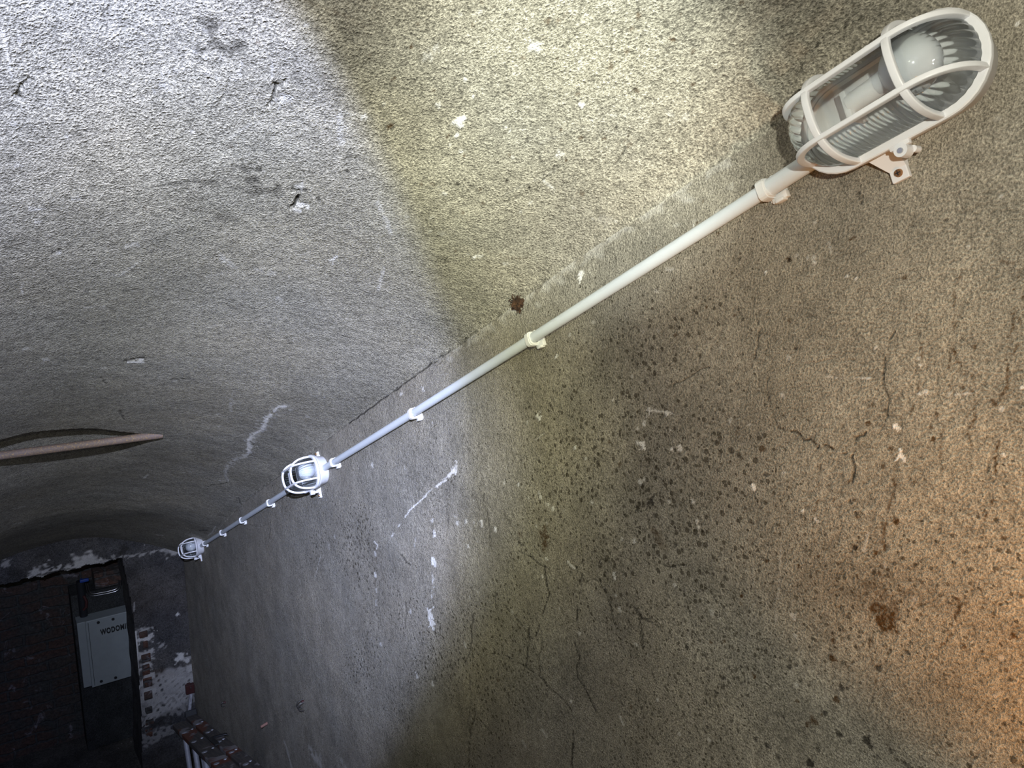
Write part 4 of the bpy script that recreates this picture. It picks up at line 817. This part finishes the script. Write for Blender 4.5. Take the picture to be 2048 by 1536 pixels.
cts = [(.562, .3528), (1.153, .3515), (1.727, .3530), (2.362, .3580), (3.179, .3605), (3.683, .3615), (4.136, .3635), (4.618, .3660)]
cl_lab = ['white plastic pipe clip nearest the big top right lamp',
 'white pipe clip holding the conduit near the middle of the picture, below the brown clump',
 'white pipe clip about halfway between the middle-of-picture clip and the second lamp',
 'small white pipe clip just up the pipe from the middle lamp',
 'first small white pipe clip beyond the middle lamp',
 'second small white pipe clip beyond the middle lamp',
 'third small white pipe clip beyond the middle lamp',
 'tiny white pipe clip touching the far lamp']
for i, ((t, n), lb) in enumerate(zip(cts, cl_lab)):
    c = clip if i == 0 else copy_tree(clip)
    c.matrix_world = lamp_matrix(t, n, 0.0)
    tag(c, lb, 'pipe clip', 'white clips holding the conduit')

# ------------------------------------------------------------------ rusty tie rod across the vault
bm = bmesh.new()
a = on_y(2, 911, 2.84); b = on_y(306, 871.3, 2.84)
dirx = (b-a)/np.linalg.norm(b-a)
path = [b+dirx*.03-dirx*s for s in np.linspace(0, (b[0]+.03)+.515, 40)]
sweep(bm, path, circ(.0138, 20), up=(0, 0, 1))
o = from_bm('tie_rod', bm, M_RUST); tag(o, 'rusty brown iron tie rod crossing under the vault at the left', 'iron rod')

# ------------------------------------------------------------------ brown clump on the spring line
bm = bmesh.new()
c = on_x(1036, 607, W-.006)
bmesh.ops.create_icosphere(bm, subdivisions=4, radius=1.0)
for v in bm.verts:
    p = np.array(v.co); f_ = 1+.28*float(waves(p[None, :], 5, 3)[0])+.25*float(waves(p[None, :], 14, 4)[0])
    v.co = Vector(c+p*f_*np.array([.009, .012, .013]))
for i in range(26):
    d = Vector((-abs(random.gauss(0, .5)), random.gauss(0, 1), random.gauss(0, 1))).normalized()
    q0 = Vector(c); q1 = q0+d*random.uniform(.015, .023); q2 = q1+Vector((0, random.gauss(0, .004), random.gauss(0, .004)))
    sweep(bm, [q0, q1, q2], circ(.0007, 5), up=(.3, .2, 1))
def clump_mat():
    g = G('dry_brown_fibre'); tc = g.n('ShaderNodeTexCoord').outputs['Object']
    c_ = g.mix(g.ramp(g.noise(tc, 120, 4, .7), [(.35, 0), (.65, 1)]), (.018, .010, .007), (.085, .040, .020))
    b_ = g.n('ShaderNodeBsdfPrincipled', {'Base Color': c_, 'Roughness': .95}); g.nt.links.new(b_.outputs[0], g.out.inputs[0]); return g.m
o = from_bm('debris_clump', bm, clump_mat()); tag(o, 'small brown fibrous clump stuck in the crack where vault meets wall', 'debris')

# ------------------------------------------------------------------ hooks and nail on the wall
def hook(name, px, py, s, label, double=True):
    P = on_x(px, py); rt = empty(name, P)
    bm = bmesh.new()
    for dy in ((-.012*s, .006*s) if double else (0,)):
        path = []
        for i in range(15):
            an = math.pi*i/14
            path.append((-.004-.016*s*math.sin(an)*1.2, dy, (-.002+.016*s*math.cos(an))))
        path = [(.004, dy, .016*s)]+path+[(-.012, dy, -.014*s)]
        sweep(bm, path, circ(.0022*s, 8), up=(0, 1, 0))
    h = from_bm('hook_wire', bm, M_STEEL, rt)
    bm = bmesh.new(); cyl(bm, (.004, -.004, .012*s), (-.010, -.004, .012*s), .006*s, 12); from_bm('wall_plug', bm, M_RED, rt)
    tag(rt, label, 'hook'); return rt
hook('wall_hook', 607, 1408, 1.15, 'bent steel double hook screwed into the wall, the nearer of two')
hook('wall_hook', 450, 1407, .95, 'small dark hook on the wall further away, above the ladder rail', False)
P = on_x(535, 1445); bm = bmesh.new()
cyl(bm, P+np.array([.01, 0, 0]), P+np.array([-.035, -.01, -.004]), .007, 12, .006)
o = from_bm('wall_peg', bm, simple('pink_peg', (.30, .16, .13), .7)); tag(o, 'short pinkish stub of peg sticking out of the wall above the ladder', 'peg')

# ------------------------------------------------------------------ ladders
phl = math.radians(22.2)
Ld = np.array([0, -math.cos(phl), math.sin(phl)])       # up the stair
Nl = np.array([0, math.sin(phl), math.cos(phl)])
def ladder(name, x0, x1, s_end, off, nr, cap, label):
    """far end at distance, rails run towards the camera"""
    c0 = np.array([0, 0, 0]) + Nl*(-1.1455+off) - Ld*s_end
    org = np.array([x0, c0[1], c0[2]])
    rt = empty(name, M=frame(org, Ld, np.array([1., 0, 0])*-1, np.cross(Ld, np.array([-1., 0, 0]))))
    # local: x along rail (towards camera), y = -X, z = ?
    zsign = 1 if np.cross(Ld, np.array([-1., 0, 0])) @ Nl > 0 else -1
    wdt = x1-x0; Ltot = 3.3
    for top in (True, False):
        bm = bmesh.new()
        z1 = 0 if top else -.36; z0 = z1-.03
        box(bm, 0, Ltot, -wdt, 0, min(z0*zsign, z1*zsign), max(z0*zsign, z1*zsign), .004)
        rail = from_bm('rail', bm, M_WOOD, rt, False)
        if top and cap:
            bm = bmesh.new(); box(bm, -.004, .03, -wdt-.003, .003, -.032, .004, .003); from_bm('end_cap', bm, M_DARK, rail, False)
    for i in range(nr):
        x = .33+.30*i
        bm = bmesh.new(); zz0, zz1 = -.375, .0025
        cyl(bm, (x, -.018, zz0*zsign), (x, -.018, zz1*zsign), .0145, 16)
        from_bm('rung', bm, M_RUNG, rt)
        bm = bmesh.new(); cyl(bm, (x-.02, -wdt+.02, -.002*zsign), (x-.02, -wdt+.02, .004*zsign), .009, 12, .007)
        from_bm('rivet', bm, M_RUNG, rt)
    tag(rt, label, 'ladder', 'ladders lying on edge on the cellar stair')
    return rt
M_RUNG = simple('rung_grey_metal', (.45, .46, .52), .45, .3)
ladder('ladder', .70, .785, 5.54, .0, 10, False, 'ladder on its side, front one, with pale metal rungs hanging below its rail')
ladder('ladder', .795, .86, 5.63, .004, 10, True, 'rear ladder rail tight against the wall, with dark strap and brick-red paint patch')
bm = bmesh.new()
P = on_x(428, 1462, .84); base_s = -(P @ Ld)
def lp(x, s, h): return np.array([x, 0, 0]) + Nl*(-1.1455+h) - Ld*s
ss = 4.78
path = [lp(.875, ss, .004), lp(.870, ss, .012), lp(.83, ss+.02, .014), lp(.80, ss+.035, .012), lp(.790, ss+.03, .012), lp(.790, ss-.05, .012), lp(.79, ss-.16, .012)]
sweep(bm, path, rrect(.013, .003, .001), up=tuple(Nl))
o = from_bm('strap', bm, M_DARK); tag(o, 'black strap wrapped over the rear ladder rail', 'strap')

# ------------------------------------------------------------------ post with dark red bracket in the corner
rt = empty('corner_post', (0, 0, 0))
bm = bmesh.new(); pa, pb = on_y(382, 1383, 4.955), on_y(377.5, 1434, 4.955)
sweep(bm, [pa, pb+(pb-pa)*1.0], rrect(.010, .010, .003), up=(0, 1, 0)); from_bm('post_rail', bm, simple('flaking_white_paint', (.45, .45, .5), .6, var=.25), rt)
c = on_y(380, 1378, 4.94); bm = bmesh.new(); box(bm, c[0]-.027, c[0]+.027, 4.93, 4.96, c[2]-.032, c[2]+.032, .002)
br = from_bm('bracket', bm, M_RED, rt, False); br['label'] = 'square dark red bracket'
bm = bmesh.new(); cyl(bm, (c[0]+.004, 4.931, c[2]+.014), (c[0]+.004, 4.924, c[2]+.014), .005, 12); from_bm('bracket_screw', bm, M_STEEL, br)
bm = bmesh.new(); box(bm, c[0]-.012, c[0]+.012, 4.955, 5.01, c[2]-.02, c[2]+.02); from_bm('wall_fixing', bm, M_RED, rt, False)
tag(rt, 'thin flaking white post with a dark red bracket in the wall corner', 'post')

# ------------------------------------------------------------------ things behind the doorway
bm = bmesh.new(); box(bm, .262, .74, 5.42, 5.615, -3.63, -2.455, .006)
o = from_bm('concrete_pier', bm, plaster('pier_concrete', (.05, .052, .052), (.032, .034, .035), False, .8), smooth=False); tag(o, 'grey concrete pier behind the doorway carrying the meter box', 'pier')
rt = empty('meter_box', (0, 0, 0))
zt, zb = -2.602, -3.082
bm = bmesh.new(); box(bm, .275, .68, 5.315, 5.42, zb, zt-.005, .004); from_bm('box_body', bm, M_GREY, rt, False)
bm = bmesh.new(); box(bm, .322, .70, 5.295, 5.315, zb-.003, zt+.003, .004); lid = from_bm('lid', bm, M_GREY, rt, False)
bm = bmesh.new(); box(bm, .337, .3395, 5.2935, 5.2955, zb+.01, zt-.01); from_bm('lid_groove', bm, M_DARK, lid, False)
for (x, y) in ((310, 685), (472, 648), (343, 1330), (500, 1290)):
    q = on_y(140+x/5.485, 1120+y/5.485, 5.295); bm = bmesh.new(); cyl(bm, (q[0], 5.296, q[2]), (q[0], 5.291, q[2]), .0095, 16); s_ = from_bm('lid_screw', bm, M_BLACK, lid)
fc = bpy.data.curves.new('sign_text', 'FONT'); fc.body = 'WODOMIERZ'; fc.size = .052; fc.offset = .0026; fc.extrude = .0006; fc.space_character = 1.18
fo = bpy.data.objects.new('tmp_text', fc); COL.objects.link(fo)
bpy.context.view_layer.update()
me = bpy.data.meshes.new_from_object(fo.evaluated_get(bpy.context.evaluated_depsgraph_get()))
bpy.data.objects.remove(fo)
to = link('lettering', me, M_BLACK, lid, False)
q = on_y(140+338/5.485, 1120+822/5.485, 5.294)
to.matrix_local = frame((q[0], 5.2935, q[2]), (.60, 0, 0), (0, 0, 1.02), (0, -1, 0))
tag(rt, 'light grey water meter box lettered in black, partly hidden by the door jamb', 'box')
# twin bent pipes and brick patch above the box
for dz, lb in ((0, 'outer'), (.022, 'inner')):
    pass
bm = bmesh.new()
def pq(px, py, Y=5.40): return on_y(px, py, Y)
for d_ in (0, 1):
    k_ = 4*d_
    pth = [pq(171+k_, 1166), pq(173+k_, 1178-k_*.6), pq(175+k_, 1187-k_), pq(181+k_*.6, 1192-k_*1.1), pq(190, 1191.5-k_), pq(215, 1187-k_), pq(232-k_*.3, 1183-k_), pq(240-k_, 1177-k_*.6), pq(242-k_, 1168), pq(241.5-k_, 1160)]
    # smooth the bend
    Q = []
    for i in range(len(pth)-1):
        for u in (0, .5): Q.append(pth[i]*(1-u)+pth[i+1]*u)
    Q.append(pth[-1]); Q = [Q[0]]+[(Q[i-1]+2*Q[i]+Q[i+1])/4 for i in range(1, len(Q)-1)]+[Q[-1]]
    sweep(bm, Q, circ(.0048, 10), up=(0, 1, 0))
o = from_bm('bent_pipe', bm, M_STEEL); tag(o, 'pair of shiny bent steel tubes above the meter box', 'pipe')
bm = bmesh.new(); a, b = pq(188, 1156, 5.45), pq(245, 1187, 5.45)
box(bm, a[0], b[0]+.04, 5.44, 5.615, -2.455, a[2]+.03, .005); o = from_bm('brick_block', bm, M_REDBRICK, smooth=False); tag(o, 'reddish brown brick block behind the bent steel tubes', 'brick')
rt = empty('water_pipe', (0, 0, 0))
bm = bmesh.new(); a, b = pq(160, 1162, 5.39), pq(160, 1240, 5.39)
cyl(bm, (a[0], 5.39, a[2]), (a[0]-.0, 5.39, -2.60), .024, 20); from_bm('pipe_body', bm, M_DARK, rt)
v = pq(167, 1161, 5.35); bm = bmesh.new(); box(bm, v[0]-.022, v[0]+.03, 5.34, 5.36, v[2]-.010, v[2]+.010, .004); cyl(bm, (v[0]-.01, 5.35, v[2]), (v[0]-.01, 5.38, v[2]), .007); h_ = from_bm('valve_handle', bm, M_BLUE, rt); h_['label'] = 'blue valve handle'
v = pq(169, 1206, 5.36); bm = bmesh.new(); sweep(bm, [(v[0]+.0, 5.365, v[2]+.05), (v[0]+.012, 5.36, v[2]+.01), (v[0]+.008, 5.36, v[2]-.03), (v[0]-.01, 5.365, v[2]-.05)], circ(.009, 12), up=(0, 1, 0)); h_ = from_bm('hose', bm, M_RED, rt); h_['label'] = 'dark red hose'
tag(rt, 'black water pipe with blue valve handle and red hose beside the meter box', 'pipe')

# ------------------------------------------------------------------ light
def area(name, loc, aim, size, power, col, spread=None):
    l = bpy.data.lights.new(name, 'AREA'); l.shape = 'DISK'; l.size = size; l.energy = power; l.color = col
    if spread: l.spread = spread
    o = bpy.data.objects.new(name, l); COL.objects.link(o); o.location = loc
    o.rotation_euler = (Vector(aim)-Vector(loc)).to_track_quat('-Z', 'Y').to_euler(); return o
def spot(name, loc, aim, power, col, ang, blend, rad=.01):
    l = bpy.data.lights.new(name, 'SPOT'); l.energy = power; l.color = col; l.spot_size = ang; l.spot_blend = blend; l.shadow_soft_size = rad
    o = bpy.data.objects.new(name, l); COL.objects.link(o); o.location = loc
    o.rotation_euler = (Vector(aim)-Vector(loc)).to_track_quat('-Z', 'Y').to_euler(); return o
LP = np.array([-.03, -.18, .12]); LQ = np.array([-.10, -.12, .28])
def spec(name, loc, to, rgb, ang, blend, rad=.012):
    e = max(rgb); return spot(name, loc, to, e, tuple(c/e for c in rgb), math.radians(ang), blend, rad)
# torch held beside the camera: soft spill, plus an added spot that brightens the near vault
pl = bpy.data.lights.new('torch_spill', 'POINT'); pl.energy = 35; pl.color = (.99, .97, .80); pl.shadow_soft_size = .012
po = bpy.data.objects.new('torch_spill', pl); COL.objects.link(po); po.location = LP
spec('fill_vault', LP, surf_pt(1110, 260), (172, 182, 160), 29, 1.0)
# cooler second torch, its sharp-edged beam pointing down the stair
ax = np.array([.04266, .93112, -.36220])
spec('beam_edge', LQ, LQ+ax, (98, 120, 215), 57.2, .18, .010)
spec('fill_left', LQ, surf_pt(-60, 130), (104, 110, 114), 50, 1.0, .010)  # added fill spot, lifts the near vault at the left
spec('fill_wide', LQ, surf_pt(640, 960), (115, 115, 60), 46, 1.0, .010)  # added fill spot over the middle of the stair
spec('fill_mid', LQ, surf_pt(630, 1000), (185, 205, 310), 32, 1.0, .010)  # added fill spot, lifts the wall around the middle lamp
spec('fill_core', LQ, surf_pt(610, 1210), (130, 165, 270), 26, 1.0, .010)  # added narrow fill spot for the far part of the wall
# warm lamp low on the right
spec('warm_lamp', np.array([.60, -.10, -.65]), surf_pt(2060, 1180), (15, 5.4, .3), 62, 1.0, .04)
w = bpy.data.worlds.new('world'); SC.world = w; w.use_nodes = True
w.node_tree.nodes['Background'].inputs[0].default_value = (.5, .55, .7, 1); w.node_tree.nodes['Background'].inputs[1].default_value = .01

SC.view_settings.view_transform = 'Standard'; SC.view_settings.look = 'None'; SC.view_settings.gamma = 1.0
SC.view_settings.exposure = 0.0
SC.cycles.max_bounces = 5; SC.cycles.diffuse_bounces = 2; SC.cycles.glossy_bounces = 3; SC.cycles.transmission_bounces = 4; SC.cycles.transparent_max_bounces = 12
SC.cycles.use_adaptive_sampling = True; SC.cycles.adaptive_threshold = .06; SC.cycles.adaptive_min_samples = 16
SC.cycles.use_denoising = True
try:
    SC.cycles.denoiser = 'OPENIMAGEDENOISE'; SC.cycles.denoising_input_passes = 'RGB_ALBEDO_NORMAL'; SC.cycles.denoising_prefilter = 'ACCURATE'
except Exception: pass
